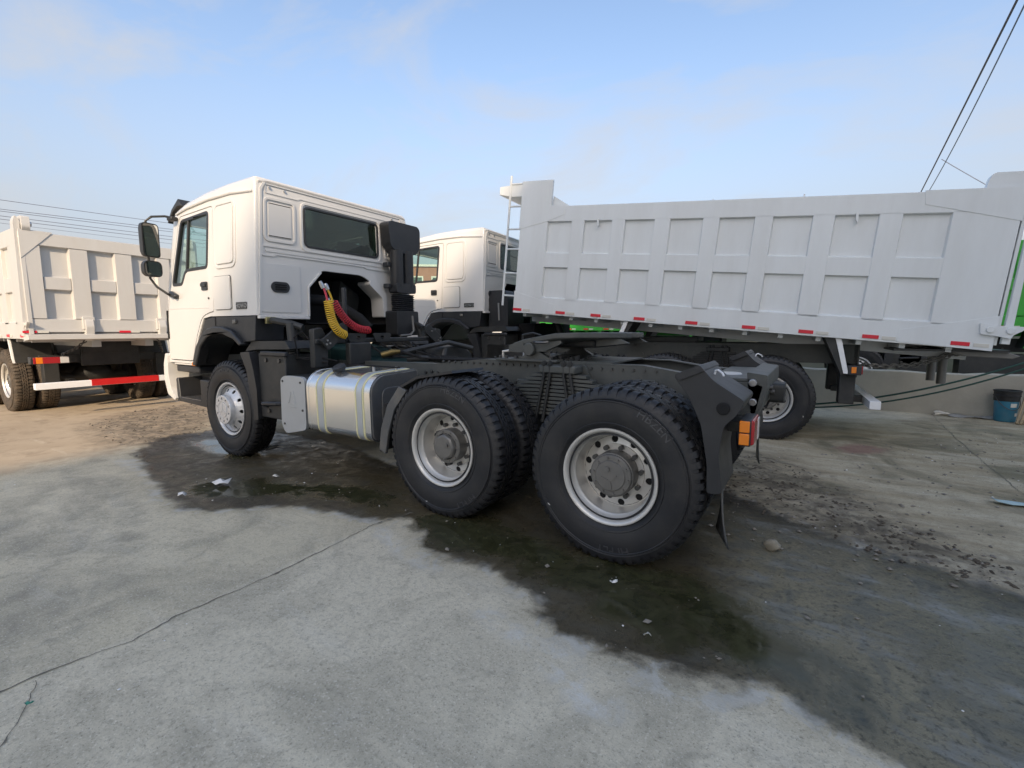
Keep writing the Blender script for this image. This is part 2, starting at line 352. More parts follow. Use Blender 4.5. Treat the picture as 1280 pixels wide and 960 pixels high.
def ground_material():
    m = bpy.data.materials.new('yard_concrete'); m.use_nodes = True; n, l = m.node_tree.nodes, m.node_tree.links; b = n['Principled BSDF']
    tcn = n.new('ShaderNodeTexCoord')
    def noise(sc, det=6, ro=.6, dist=0, stretch=None):
        t = n.new('ShaderNodeTexNoise'); t.inputs['Scale'].default_value = sc; t.inputs['Detail'].default_value = det; t.inputs['Roughness'].default_value = ro; t.inputs['Distortion'].default_value = dist
        if stretch:
            q = n.new('ShaderNodeMapping'); q.inputs['Scale'].default_value = stretch; l.new(tcn.outputs['Object'], q.inputs[0]); l.new(q.outputs[0], t.inputs[0])
        else: l.new(tcn.outputs['Object'], t.inputs[0])
        return t.outputs['Fac']
    def math_(op, a, c, d=None, clamp=False):
        t = n.new('ShaderNodeMath'); t.operation = op; t.use_clamp = clamp
        for i, q in enumerate((a, c, d)):
            if q is None: continue
            if isinstance(q, (int, float)): t.inputs[i].default_value = q
            else: l.new(q, t.inputs[i])
        return t.outputs[0]
    def attr(nm): t = n.new('ShaderNodeAttribute'); t.attribute_name = nm; return t.outputs['Fac']
    def mask(nm, lo, hi, nfac=None, amp=0):       # 1 where value < lo, 0 where > hi
        v = attr(nm)
        if nfac is not None: v = math_('ADD', v, math_('MULTIPLY', math_('SUBTRACT', nfac, .5), amp))
        t = n.new('ShaderNodeMapRange'); t.interpolation_type = 'SMOOTHSTEP'; t.inputs['From Min'].default_value = lo; t.inputs['From Max'].default_value = hi
        t.inputs['To Min'].default_value = 1; t.inputs['To Max'].default_value = 0; l.new(v, t.inputs['Value']); return t.outputs[0]
    def rng_(v, a, c, d=0., e=1.):
        t = n.new('ShaderNodeMapRange'); t.inputs['From Min'].default_value = a; t.inputs['From Max'].default_value = c; t.inputs['To Min'].default_value = d; t.inputs['To Max'].default_value = e; l.new(v, t.inputs['Value']); return t.outputs[0]
    def mixc(a, c, f, mode='MIX'):
        t = n.new('ShaderNodeMix'); t.data_type = 'RGBA'; t.blend_type = mode
        for s_, q in (('A', a), ('B', c)):
            if isinstance(q, tuple): t.inputs[s_].default_value = (*q, 1)
            else: l.new(q, t.inputs[s_])
        if isinstance(f, float): t.inputs['Factor'].default_value = f
        else: l.new(f, t.inputs['Factor'])
        return t.outputs['Result']
    big = noise(.55, 5, .6, .6); med = noise(3.2, 8, .65, .4); fine = noise(38, 6, .7); grit = noise(120, 3, .65); edge = noise(4.5, 8, .62, .3); streak = noise(2.0, 7, .65, .5, (.5, 2.2, 1))
    spk = noise(90, 3, .6)
    stain = noise(.8, 7, .62, 1.3); blot = noise(6.5, 8, .66, .7)
    c = mixc((.55, .49, .355), (.68, .61, .455), rng_(big, .3, .7))
    c = mixc(c, (.66, .60, .47), math_('MULTIPLY', mask('slab', -.02, .02, edge, .03), .5))
    c = mixc(c, (.30, .275, .21), math_('MULTIPLY', rng_(stain, .47, .64), .72))
    c = mixc(c, (.30, .27, .205), rng_(blot, .50, .76, 0, .6))
    c = mixc(c, (.68, .65, .56), math_('MULTIPLY', rng_(streak, .56, .78), .45))
    c = mixc(c, (.26, .245, .20), math_('MULTIPLY', mask('trk', .03, .16, edge, .12), rng_(blot, .40, .6, .08, .38)))
    c = mixc(c, (.22, .195, .15), rng_(fine, .50, .74, 0, .6))
    c = mixc(c, (.80, .75, .63), rng_(spk, .58, .68, 0, .5))
    c = mixc(c, (.09, .08, .065), rng_(grit, .57, .70, 0, .55))
    c = mixc(c, (.66, .645, .59), math_('MULTIPLY', mask('lite', -.01, .10, edge, .16), math_('MULTIPLY', rng_(blot, .44, .56), rng_(fine, .35, .6, .2, .9))))
    drk = math_('MULTIPLY', mask('dirty', -.5, .6, edge, 1.0), rng_(streak, .34, .62, .95, .45))
    c = mixc(c, mixc(c, (.50, .455, .375), 1., 'MULTIPLY'), drk)
    c = mixc(c, (.13, .125, .07), math_('MULTIPLY', mask('dirty', -.6, .3, edge, 1.4), rng_(stain, .52, .64, 0, .45)))
    c = mixc(c, (.22, .08, .08), math_('MULTIPLY', mask('reds', -.05, .12, edge, .3), .55))
    band = math_('MULTIPLY', mask('wet', .05, .12, edge, .26), rng_(blot, .50, .60))
    c = mixc(c, (.60, .585, .53), math_('MULTIPLY', band, .9))
    sand = mixc((.36, .28, .19), (.47, .38, .27), rng_(big, .3, .7)); sand = mixc(sand, (.20, .15, .10), rng_(med, .50, .75, 0, .75)); sand = mixc(sand, (.62, .54, .42), rng_(streak, .60, .76, 0, .55))
    c = mixc(c, sand, mask('drt', -.35, .5, edge, 1.1))
    c = mixc(c, (.095, .08, .06), math_('MULTIPLY', mask('mud', -.25, .45, edge, 1.1), rng_(blot, .36, .62, .1, .9)))
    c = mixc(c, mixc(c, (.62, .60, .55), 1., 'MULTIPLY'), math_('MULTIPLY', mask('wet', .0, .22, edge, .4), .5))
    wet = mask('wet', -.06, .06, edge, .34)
    wet_shade = mixc(c, (.19, .175, .135), 1., 'MULTIPLY'); wet_shade = mixc(wet_shade, (.040, .034, .024), rng_(stain, .40, .60, .15, .7))  # wet concrete, its colour deepened to paint contact shade under the trucks
    wet_shade = mixc(wet_shade, (.16, .15, .125), math_('MULTIPLY', rng_(streak, .52, .66), math_('MULTIPLY', rng_(big, .40, .6), .7)))
    damp_sheen_c = mixc(c, (.42, .42, .37), 1., 'MULTIPLY'); damp_sheen_c = mixc(damp_sheen_c, (.06, .062, .05), rng_(blot, .46, .70, 0, .7)); damp_sheen_c = mixc(damp_sheen_c, (.30, .305, .285), math_('MULTIPLY', math_('MULTIPLY', rng_(streak, .50, .66), rng_(blot, .40, .60)), .8))  # thinner damp, with a pale bluish sky sheen painted in as streaks
    wet_shade = mixc(wet_shade, damp_sheen_c, mask('damp_sheen', -.3, .35, edge, .8))
    wet_shade = mixc(wet_shade, (.014, .012, .009), rng_(fine, .52, .68, 0, .6))
    c = mixc(c, wet_shade, wet)
    pud = math_('MULTIPLY', mask('pud', -.12, .10, edge, .5), rng_(med, .34, .48, .35, 1.))
    c = mixc(c, mixc((.020, .022, .009), (.055, .055, .026), rng_(blot, .38, .62)), math_('MULTIPLY', pud, .9))
    l.new(c, b.inputs['Base Color'])
    ro = math_('SUBTRACT', .92, math_('MULTIPLY', wet, rng_(blot, .35, .65, .66, .28)))
    t = n.new('ShaderNodeMix'); t.data_type = 'FLOAT'; l.new(pud, t.inputs['Factor']); l.new(ro, t.inputs['A']); t.inputs['B'].default_value = .035
    l.new(t.outputs['Result'], b.inputs['Roughness']); b.inputs['Specular IOR Level'].default_value = .42
    h = math_('ADD', math_('MULTIPLY', fine, .5), math_('MULTIPLY', grit, .35)); h = math_('ADD', h, math_('MULTIPLY', med, .9))
    h = math_('ADD', h, math_('MULTIPLY', math_('MULTIPLY', mask('mud', 0, .35, edge, .5), fine), 2.2))
    bp = n.new('ShaderNodeBump'); bp.inputs['Distance'].default_value = .012
    l.new(math_('SUBTRACT', .55, math_('MULTIPLY', pud, .51)), bp.inputs['Strength']); l.new(h, bp.inputs['Height']); l.new(bp.outputs[0], b.inputs['Normal'])
    MATS['yard'] = m
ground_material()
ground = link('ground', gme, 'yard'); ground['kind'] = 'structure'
def gz(x, y):
    return .004*math.sin(x*1.3+.6*math.sin(y*.9))*math.cos(y*1.1)
mat('joint_dirt', (.15, .14, .115), .95, 0, .3, 30, bump=.3, bscale=80)
for pts in CRK:                                                     # open slab joints filled with dirt
    mb = MB(); rr = random.Random(int(pts[0][0]*100)); P = [Vector(p) for p in pts]; Q = []
    for p, q in zip(P, P[1:]):
        n = max(2, int((q-p).length/.025)); Q += [p.lerp(q, k/n) for k in range(n)]
    for k, p in enumerate(Q):
        d = (Q[min(k+1, len(Q)-1)]-Q[max(k-1, 0)]).normalized(); nn = Vector((-d.y, d.x)); off = .007*math.sin(k*.21+rr.uniform(-.4, .4))+.003*math.sin(k*.93)+rr.uniform(-.004, .004); w = .0015+.0022*abs(math.sin(k*.13+1))*rr.uniform(.3, 1.4)+(.006 if rr.random() < .06 else 0)
        w *= .45 if pts is CRK[1] else 1
        for sg in (-1, 1): x, y = p+nn*(off+sg*w); mb.v.append((x, y, gz(x, y)+.0035))
    mb.f = [(2*k, 2*k+1, 2*k+3, 2*k+2) for k in range(len(Q)-1)]
    mb.build('slab_joint', 'joint_dirt', recalc=False)['kind'] = 'structure'

# ------------------------------------------------------------------ wheels (axis y, outer side +y, y = 0 at the rim flange)
HUBZ = .537
TPROF = [(.284, -.016), (.302, -.004), (.33, .014), (.38, .028), (.43, .031), (.47, .027), (.50, .018), (.522, .007), (.535, -.006)]
def side_y(r):
    for (r0, y0), (r1, y1) in zip(TPROF, TPROF[1:]):
        if r0 <= r <= r1: return y0+(y1-y0)*(r-r0)/(r1-r0)
    return 0
YC = -.115
def tyre_mesh():
    left = TPROF; right = [(r, 2*YC-y) for r, y in reversed(TPROF)]
    rib = []
    for r, y in left:
        rib.append((r, y))
        if abs(r-.33) < 1e-6: rib += [(.333, y+.006), (.342, y+.009), (.346, y+.005)]
        if abs(r-.47) < 1e-6: rib += [(.474, .031), (.480, .030), (.483, .0215), (.490, .0245), (.494, .0185)]
    prof = [(.262, -.01)]+rib+[(.538, YC+.06), (.538, YC-.06)]+right+[(.262, 2*YC+.01)]
    m = MB().lathe(prof, 96); N = 56; RT = .555; RB = .530
    for k in range(N):
        a0 = 2*math.pi*(k+.12)/N; a1 = 2*math.pi*(k+.72)/N
        for sgn in (1, -1):
            ph = 0 if sgn > 0 else .5*2*math.pi/N
            pr = [(.505, .017), (.524, .0125), (.546, -.002), (RT, -.018), (RT, -.064), (RB, -.066)]
            vs = []
            for q, a in ((0, a0), (.0, (a0+a1)/2), (0, a1)):
                for r, y in pr:
                    y2 = y if sgn > 0 else 2*YC-y; vs.append((r*math.cos(a+ph), y2, r*math.sin(a+ph)))
            m_ = len(pr); fs = []
            for s in range(2): fs += [(s*m_+q, s*m_+q+1, (s+1)*m_+q+1, (s+1)*m_+q) for q in range(m_-1)]
            fs += [tuple(range(m_)), tuple(2*m_+q for q in range(m_-1, -1, -1))]
            m.add(vs, fs)
    for y0, w, ph in ((-.088, .017, 0), (-.115, .017, .5), (-.142, .017, 0)):                      # zigzag ribs
        vs = []; fs = []
        for k in range(2*N):
            a = math.pi*(k+ph)/N; z = .005*(1 if k % 2 else -1)
            vs += [((RB)*math.cos(a), y0-w/2+z, RB*math.sin(a)), (RT*math.cos(a), y0-w/2+z, RT*math.sin(a)), (RT*math.cos(a), y0+w/2+z, RT*math.sin(a)), (RB*math.cos(a), y0+w/2+z, RB*math.sin(a))]
        for k in range(2*N):
            a, b = 4*k, 4*((k+1) % (2*N)); fs += [(a+q, a+q+1, b+q+1, b+q) for q in range(3)]
        m.add(vs, fs)
    m.v = [(x, y+(0.012 if z < -.45 else 0)*(1 if y > YC else -1)*max(0, (-z-.45)/.1)*(.3 if abs(y-YC) < .1 else 1), max(z, -HUBZ)) for x, y, z in m.v]
    return m
def holed_ring(m, r0, r1, y0, y1, nh, rh, ph=0, thick=.008):
    """annulus from r0 (height y0) to r1 (height y1) with nh round holes of radius rh"""
    rc = (r0+r1)/2; K = 20
    for h in range(nh):
        ac = 2*math.pi*(h+ph)/nh; half = math.pi/nh; W = half*rc; H = (r1-r0)/2; vs = []; ca_ = math.atan2(H, W); ts = sorted([2*math.pi*(k+.5)/16 for k in range(16)]+[ca_, math.pi-ca_, math.pi+ca_, 2*math.pi-ca_])
        for lay in (0, 1):
            for t in ts:
                ct, st = math.cos(t), math.sin(t); s = min(W/max(1e-6, abs(ct)), H/max(1e-6, abs(st)))
                for (u, v) in ((ct*rh, st*rh), (ct*s, st*s)):
                    r = rc+v; a = ac+u/rc; y = y0+(y1-y0)*(r-r0)/(r1-r0)-lay*thick
                    vs.append((r*math.cos(a), y, r*math.sin(a)))
        fs = []
        for k in range(K):
            a, b = 2*k, 2*((k+1) % K); fs.append((a, a+1, b+1, b)); fs.append((2*K+b, 2*K+b+1, 2*K+a+1, 2*K+a)); fs.append((a, b, 2*K+b, 2*K+a))
        m.add(vs, fs)
RIM_LIP = [(.258, -.19), (.292, -.018), (.303, -.008), (.307, .006), (.304, .013), (.296, .014), (.286, .008), (.278, -.006), (.274, -.028), (.265, -.036), (.262, -.05), (.252, -.056), (.247, -.064), (.250, -.074), (.249, -.09)]
def rear_rim():
    m = MB().lathe(RIM_LIP+[(.240, -.15), (.238, -.165), (.236, -.172)], 64)
    holed_ring(m, .178, .236, -.158, -.172, 10, .0225, .3)
    m.lathe([(.178, -.158), (.176, -.148), (.10, -.146), (.10, -.16)], 64)
    return m
def rear_hub():
    m = MB().lathe([(.142, -.147), (.142, -.06), (.139, -.048), (.134, -.046)], 40)
    m.lathe([(.132, -.05), (.132, -.036), (.126, -.030), (.098, -.028), (.092, -.020), (.0, -.018)], 40)
    for k in range(10):
        a = 2*math.pi*(k+.2)/10
        m.cyl((.113*math.cos(a), -.03, .113*math.sin(a)), (.113*math.cos(a), -.018, .113*math.sin(a)), .0085, 6)
    m.cyl((.02, -.02, .04), (.02, -.006, .04), .019, 16)
    for a in (.3, 2.4, 4.5): m.obox((.035*math.cos(a), -.016, -.03+.03*math.sin(a)), (.05, .006, .008), Matrix.Rotation(-a, 3, 'Y'))
    return m
def hex_hub():                                                       # the plainer cover on the forward drive axle
    m = MB().lathe([(.132, -.147), (.130, -.075), (.134, -.07), (.134, -.056), (.128, -.05), (.104, -.048)], 40)
    m.lathe([(.106, -.05), (.098, -.024), (.085, -.014), (.0, -.012)], 8)
    for k in range(10):
        a = 2*math.pi*(k+.1)/10; m.cyl((.117*math.cos(a), -.055, .117*math.sin(a)), (.117*math.cos(a), -.042, .117*math.sin(a)), .007, 6)
    m.cyl((-.04, -.02, .02), (-.04, .0, .02), .014, 14)
    return m
def inner_rim(): return MB().lathe(RIM_LIP+[(.245, -.2), (.10, -.2)], 48)
def front_rim():
    m = MB().lathe(RIM_LIP[:12]+[(.250, -.05), (.247, -.035)], 64)
    holed_ring(m, .178, .247, .016, -.035, 10, .020, .1)
    m.lathe([(.178, .016), (.172, .024), (.168, .03)], 64); return m
def front_hub():
    m = MB().lathe([(.168, .028), (.168, .074), (.164, .082), (.156, .084)], 48)
    holed_ring(m, .100, .156, .084, .084, 10, .014, .4, .02)
    m.lathe([(.100, .084), (.098, .079), (.088, .079), (.086, .086), (.0, .087)], 48)
    for a in (R(90), R(210), R(330)):
        m.obox((.03*math.cos(a), .088, .03*math.sin(a)), (.062, .006, .016), Matrix.Rotation(-a, 3, 'Y'))
    return m
ME = {}
ME['tyre'] = tyre_mesh().mesh('tyre', 40); ME['rear_rim'] = rear_rim().mesh('wheel', 50); ME['rear_hub'] = rear_hub().mesh('hub', 40)
ME['hex_hub'] = hex_hub().mesh('hub', 30); ME['inner_rim'] = inner_rim().mesh('wheel', 50); ME['front_rim'] = front_rim().mesh('wheel', 50); ME['front_hub'] = front_hub().mesh('hub', 40)
nm_ = MB()
for k in range(10):
    q = 2*math.pi*(k+.8)/10; nm_.cyl((.163*math.cos(q), -.150, .163*math.sin(q)), (.163*math.cos(q), -.112, .163*math.sin(q)), .0155, 10)
ME['nuts'] = nm_.mesh('wheel_nuts', 40)
ME['drum'] = MB().lathe([(.0, -.17), (.23, -.17), (.232, -.19), (.232, -.32), (.0, -.32)], 32).mesh('brake_drum', 40)
def wrap_text(body, ang, size=.072, R0=.435):
    me = text_mesh(body, size, .0016)
    for v in me.vertices:
        x, y, z = v.co; r = R0+y; a = ang+x/R0; v.co = (r*math.cos(a), side_y(r)+.0015+z, r*math.sin(a))
    finish(me, 0); return me
def stripe_mesh(ang, r=.47, w=.042, h=.010):
    m = MB(); vs = []
    for t in (-.5, .5):
        for s in (-.5, .5):
            rr = r+s*w*.45; a = ang+t*h/rr+s*.05; vs.append((rr*math.cos(a), side_y(rr)+.004, rr*math.sin(a)))
    return m.add(vs, [(0, 1, 3, 2)]).mesh('sticker', 0, False)
def wheel(parent, x, y, kind, side=1, tyre='rubber', text=None, turn=0, sticker=None):
    rim, hub = {'rear': ('rear_rim', 'rear_hub'), 'mid': ('rear_rim', 'hex_hub'), 'inner': ('inner_rim', None), 'front': ('front_rim', 'front_hub')}[kind]
    w = link('wheel', ME[rim], 'front_silver' if kind == 'front' else 'rim_silver', parent); w.location = (x, y*side, HUBZ)
    if side < 0: w.rotation_euler = (0, 0, math.pi)
    link('tyre', ME['tyre'], tyre, w)
    if hub: link('hub', ME[hub], 'front_silver' if kind == 'front' else 'hub_grey', w)
    link('brake_drum', ME['drum'], 'void_black', w)
    if kind in ('rear', 'mid'): link('wheel_nuts', ME['nuts'], 'dark_steel', w)['kind'] = 'stuff'
    if text:
        for t, a in text: link('lettering', wrap_text(t, a), 'letter_rubber', w)
    if sticker is not None: link('sticker', stripe_mesh(sticker), 'scrap_white', w)
    return w
def dual(parent, x, kind, sides=(1, -1), tyre='rubber', out=1.21, **kw):
    for s in sides:
        wheel(parent, x, out, kind, s, tyre, **(kw if s > 0 else {})); wheel(parent, x, out-.335, 'inner', s, tyre)

# ------------------------------------------------------------------ running gear shared by the trucks
def chassis(t, x0, x1, z0, z1, m='chassis', half=.43, axles=(0, 1.35), front=4.575, cross=None, tail=True):
    for s in (1, -1):
        rail = [(half*s, z0), (half*s, z1), ((half-.075)*s, z1), ((half-.075)*s, z1-.01), ((half-.01)*s, z1-.01), ((half-.01)*s, z0+.01), ((half-.075)*s, z0+.01), ((half-.075)*s, z0)]
        MB().plate(rail, x0, x1, 'x').build('frame_rail', m, t)
    for x in cross or (x0+.05, 1.0, 2.3, 3.3): MB().box(x-.05, x+.05, -half+.02, half-.02, z0+.05, z1-.04).build('crossmember', m, t, .006)
    for x in axles:
        a = MB().tube([(x, -.75, HUBZ), (x, -.32, HUBZ), (x, -.2, HUBZ+.02), (x, 0, HUBZ+.04), (x, .2, HUBZ+.02), (x, .32, HUBZ), (x, .75, HUBZ)], [.075, .085, .17, .21, .17, .085, .075], 16)
        a.build('axle', 'dark_chassis', t)
    MB().box(front-.06, front+.06, -.85, .85, HUBZ-.1, HUBZ+.03).build('axle', 'dark_chassis', t, .01)
def leaf_pack(t, xc, s, ztop, m='chassis', n=11):
    y0, y1 = (.50, .59) if s > 0 else (-.59, -.50)
    for k in range(n):
        half = min(.24+.052*k, .58); z = ztop-.05-.031*k; P = []
        for q in range(9):
            u = -half+2*half*q/8; P.append((xc+u, z-.022*(u/.58)**2))
        poly = P+[(x, zz-.022) for x, zz in reversed(P)]
        MB().plate(poly, y0, y1, 'y').build('leaf', m, t)
    c = MB().box(xc-.16, xc+.16, min(y0, y1)-.03, max(y0, y1)+.03, ztop-.045, ztop+.02); c.build('spring_clamp', m, t, .012)
    for dx, lean in ((-.115, .035), (-.06, .03), (.06, -.03), (.115, -.035)):
        for yy in ((y1+.018) if s > 0 else (y0-.018),):
            b = MB().tube([(xc+dx, yy, ztop+.055), (xc+dx, yy, ztop-.06), (xc+dx-lean*3.2 if 0 else xc+dx+lean*-2.2, yy, ztop-.44)], .0135, 8); b.build('u_bolt', 'dark_chassis', t)
            MB().cyl((xc+dx, yy, ztop+.018), (xc+dx, yy, ztop+.045), .024, 6).build('nut', 'dark_chassis', t)

# ------------------------------------------------------------------ cab
def tum(p):
    x, y, z = p; k = 1-.046*max(0, z-1.95); return (x, y*k, z)
CW = 1.13
PROF = [(3.94, 1.59, .025), (3.94, 2.2, .03), (3.94, 2.92, .03), (3.948, 2.985, .04), (3.975, 3.022, .05), (4.03, 3.038, .07), (4.5, 3.045, .085), (5.0, 3.03, .10), (5.5, 2.985, .12), (5.72, 2.93, .12), (5.83, 2.84, .12),
        (5.95, 2.40, .13), (6.09, 1.86, .13), (6.13, 1.55, .13), (6.13, 1.02, .10), (5.40, 1.02, .01), (5.26, 1.33, .01), (5.09, 1.57, .01), (4.92, 1.592, .01)]
def cab_hull(prof, half, shrink=0):
    pts = [(p[0], p[1]) for p in prof]; ins = [Vector(q)-Vector(p) for p, q in zip(pts, inset(pts, 1.0))]
    sl = []
    for sgn in (1, -1):
        phs = [0, 25, 50, 72, 90] if sgn > 0 else [90, 72, 50, 25, 0]
        for ph in phs:
            row = []
            for (x, z, r), d in zip(prof, ins):
                k = r*(1-math.sin(R(ph)))
                dd = d.normalized()*k
                row.append((x+dd.x, sgn*(half-r*(1-math.cos(R(ph)))), z+(dd.y if z > 1.7 else 0)))
            sl.append(row)
    m = MB(); n = len(prof); vs = [p for row in sl for p in row]; fs = []
    for k in range(len(sl)-1):
        fs += [(k*n+i, k*n+(i+1) % n, (k+1)*n+(i+1) % n, (k+1)*n+i) for i in range(n)]
    tr = tessellate_polygon([[Vector((p[0], p[2], 0)) for p in sl[0]]]); fs += [tuple(t) for t in tr]
    tr = tessellate_polygon([[Vector((p[0], p[2], 0)) for p in sl[-1]]]); o = (len(sl)-1)*n; fs += [tuple(o+i for i in t) for t in tr]
    return m.add(vs, fs)
DOOR = rpoly([(4.80, 2.83), (5.60, 2.805), (5.93, 1.86), (6.035, 1.5), (6.05, 1.05), (5.425, 1.05), (5.285, 1.34), (5.12, 1.585), (4.93, 1.63), (4.83, 1.64)], [.05, .05, .05, .03, .05, .03, .1, .12, .05, .03])
WIN = rpoly([(4.90, 2.775), (5.56, 2.745), (5.80, 2.03), (5.79, 1.985), (5.56, 1.985), (5.46, 2.145), (4.94, 2.15)], [.05, .06, .03, .03, .04, .06, .05])
RWIN = rrect(-.53, .53, 2.38, 2.81, .06)
TUN = rpoly([(.53, 1.5), (.52, 1.93), (.34, 2.13), (-.27, 2.13), (-.66, 1.92), (-.67, 1.5)], [0, .03, .06, .08, .06, 0])
def sub_y(poly, n=1):      # add points where the tumblehome starts
    return poly
def build_cab(t):
    hull = cab_hull(PROF, CW).mesh('cab', 0)
    cav = MB().plate(rpoly([(4.0, 1.66), (4.0, 2.93), (4.1, 2.97), (5.5, 2.93), (5.77, 2.82), (6.03, 1.86), (6.06, 1.55), (6.06, 1.15), (5.45, 1.15), (5.3, 1.4), (5.14, 1.66)], .02, 2), -1.08, 1.08, 'y').mesh('c', 0)
    cuts = [cav, MB().plate(DOOR, 1.02, 1.3, 'y').mesh('c', 0), MB().plate(DOOR, -1.3, -1.02, 'y').mesh('c', 0),
            MB().plate(RWIN, 3.8, 4.05, 'x').mesh('c', 0), MB().plate(TUN, 3.8, 4.7, 'x').mesh('c', 0),
            MB().plate(rrect(-.98, .98, 1.93, 2.76, .09), 5.7, 6.3, 'x').mesh('c', 0)]
    me = boolean(hull, cuts)
    for v in me.vertices: v.co = tum(v.co)
    finish(me, 28)
    cab = link('cab', me, 'white_paint', t)
    # stamped features on the rear wall
    def stamp(poly, d, bev=.004, x=3.94): return MB().plate(poly, x-d, x+.01, 'x').build('stamping', 'white_paint', cab, bev, seg=3, deform=tum)
    def ring(poly, w, d): return MB().plate(poly, 3.94-d, 3.945, 'x', [inset(poly, w)]).build('stamping', 'white_paint', cab, .006, deform=tum, seg=3)
    for s in (1, -1):
        q = rrect(.66, 1.04, 2.37, 2.83, .07) if s > 0 else rrect(-1.04, -.66, 2.37, 2.83, .07)
        ring(q, .028, .014); stamp(inset(q, .055), .010)
    stamp(rrect(.62, 1.085, 1.625, 2.145, .03), .008)
    ring(rpoly([(1.06, 2.33), (1.06, 2.215), (.93, 2.215), (.90, 2.235), (-.30, 2.235), (-.34, 2.215), (-.76, 2.215), (-.76, 2.33)], .02), .016, .012)
    stamp(rrect(-.72, 1.02, 2.262, 2.285, .01), .010)
    ring(rpoly([(1.02, 2.965), (1.02, 2.865), (.62, 2.865), (.60, 2.88), (-1.0, 2.88), (-1.0, 2.965)], .02), .012, .008)
    for y in (.75, .92, -.8): MB().cyl((3.925, y, 2.925), (3.95, y, 2.925), .012, 10).build('bolt', 'steel', cab)
    MB().plate(rpoly([(CW-.02, 1.6), (CW-.05, 2.9), (CW-.09, 2.97), (CW-.12, 2.97), (CW-.075, 2.89), (CW-.045, 1.6)], .01), 3.926, 3.945, 'x').build('corner_bead', 'white_paint', cab, .006, deform=tum)
    for (y0, y1) in ((.53, 1.12), (-1.12, -.67)): MB().box(3.91, 3.96, y0, y1, 1.555, 1.588).build('sill_flange', 'white_paint', cab, .006)
    MB().tube([(3.95, y, 2.99-.30*max(0, abs(y)-.98)) for y in np.linspace(-1.04, 1.04, 21)], .017, 8).build('roof_bead', 'white_paint', cab)
    for s in (1, -1):
        MB().tube([tum((x, s*(CW+.008), z)) for x, z in ((3.97, 2.865), (4.4, 2.905), (4.9, 2.905), (5.4, 2.875), (5.66, 2.835))], [.010, .016, .016, .016, .012], 8).build('drip_rail', 'white_paint', cab)
        a, b = (CW-.01, CW+.018) if s > 0 else (-CW-.018, -CW+.01)
        q = rrect(4.35, 4.73, 2.16, 2.80, .06)
        MB().plate(inset(q, -.045), a, s*(CW+.012), 'y', [inset(q, -.008)]).build('panel_rim', 'white_paint', cab, .006, deform=tum, seg=3)
        MB().plate(inset(q, .006), a, b, 'y').build('side_panel', 'white_paint', cab, .010, deform=tum, seg=3)
        q = rrect(4.43, 4.79, 1.665, 2.03, .03)
        MB().plate(q, a, b+.001*s, 'y').build('locker_door', 'white_paint', cab, .004, deform=tum)
        MB().plate(inset(q, -.006), -.004+s*CW, s*CW+.0015, 'y').build('locker_seal', 'dark_steel', cab)
        MB().cyl((4.46, s*(CW), 1.69), (4.46, s*(CW+.016), 1.69), .011, 10).build('locker_lock', 'steel', cab)
    b = MB().plate(rrect(4.13, 4.335, 1.66, 1.735, .006), CW-.002, CW+.007, 'y').build('badge', 'dark_steel', cab, .002)
    tx = text_mesh('HOWO', .062, .0015)
    for v in tx.vertices: x, y, z = v.co; v.co = (4.232-x*1.05, CW+.0075+z, 1.676+y)
    tx.flip_normals(); finish(tx, 0); link('badge_lettering', tx, 'steel', cab)
    ring(rrect(-.60, .60, 2.315, 2.865, .09), .03, .016)
    # rear window with rubber
    w = MB().plate(rrect(-.542, .542, 2.368, 2.822, .07), 3.926, 3.962, 'x', [inset(RWIN, .012)]).build('rear_window', 'black_plastic', t, .006)
    MB().plate(inset(RWIN, .012), 3.944, 3.949, 'x').build('pane', 'dark_glass', w)
    # air vent grille
    v = MB().plate(rpoly([(.75, 1.90), (.78, 1.84), (.94, 1.84), (.975, 1.90), (.94, 1.955), (.78, 1.955)], .03), 3.918, 3.94, 'x').build('vent', 'black_plastic', t, .006)
    for k in range(3): MB().box(3.908, 3.922, .80, .925, 1.866+.024*k, 1.878+.024*k).build('slat', 'void_black', v)
    # doors
    for s in (1, -1):
        d = inset(DOOR, .011); a, b = (CW-.045, CW+.001) if s > 0 else (-CW-.001, -CW+.045)
        door = MB().plate(d, a, b, 'y', [WIN]).build('door', 'white_paint', t, .005, deform=tum)
        MB().plate(inset(WIN, -.012), s*(CW-.03), s*(CW+.006), 'y', [inset(WIN, .022)]).build('window_rubber', 'black_plastic', door, .003, deform=tum)
        MB().plate(inset(WIN, .012), s*(CW-.018), s*(CW-.013), 'y').build('window_pane', 'green_glass', door, deform=tum)
        MB().plate([(5.435, 2.12), (5.465, 2.12), (5.40, 2.755), (5.37, 2.755)], s*(CW-.024), s*(CW+.004), 'y').build('window_divider', 'black_plastic', door, .003, deform=tum)
        MB().plate(rrect(4.945, 5.075, 1.895, 1.99, .015), s*(CW-.004), s*(CW+.01), 'y').build('handle', 'black_plastic', door, .004)
        MB().plate(rrect(4.955, 5.065, 1.935, 1.975, .01), s*(CW+.006), s*(CW+.024), 'y').build('handle_grip', 'black_plastic', door, .004)
        MB().cyl((4.93, s*CW, 1.80), (4.93, s*(CW+.008), 1.80), .012, 10).build('keyhole', 'dark_steel', door)
        MB().plate([(4.94, 1.687), (5.98, 1.695), (5.98, 1.703), (4.94, 1.695)], s*CW, s*(CW+.004), 'y').build('swage_line', 'white_paint', door, .002)
        MB().plate(rpoly([(6.0, 1.32), (6.045, 1.32), (6.035, 1.68), (6.0, 1.68)], .01), s*(CW-.03), s*(CW+.007), 'y').build('side_vent', 'void_black', door, .003)
        # mirrors
        mx = 5.80
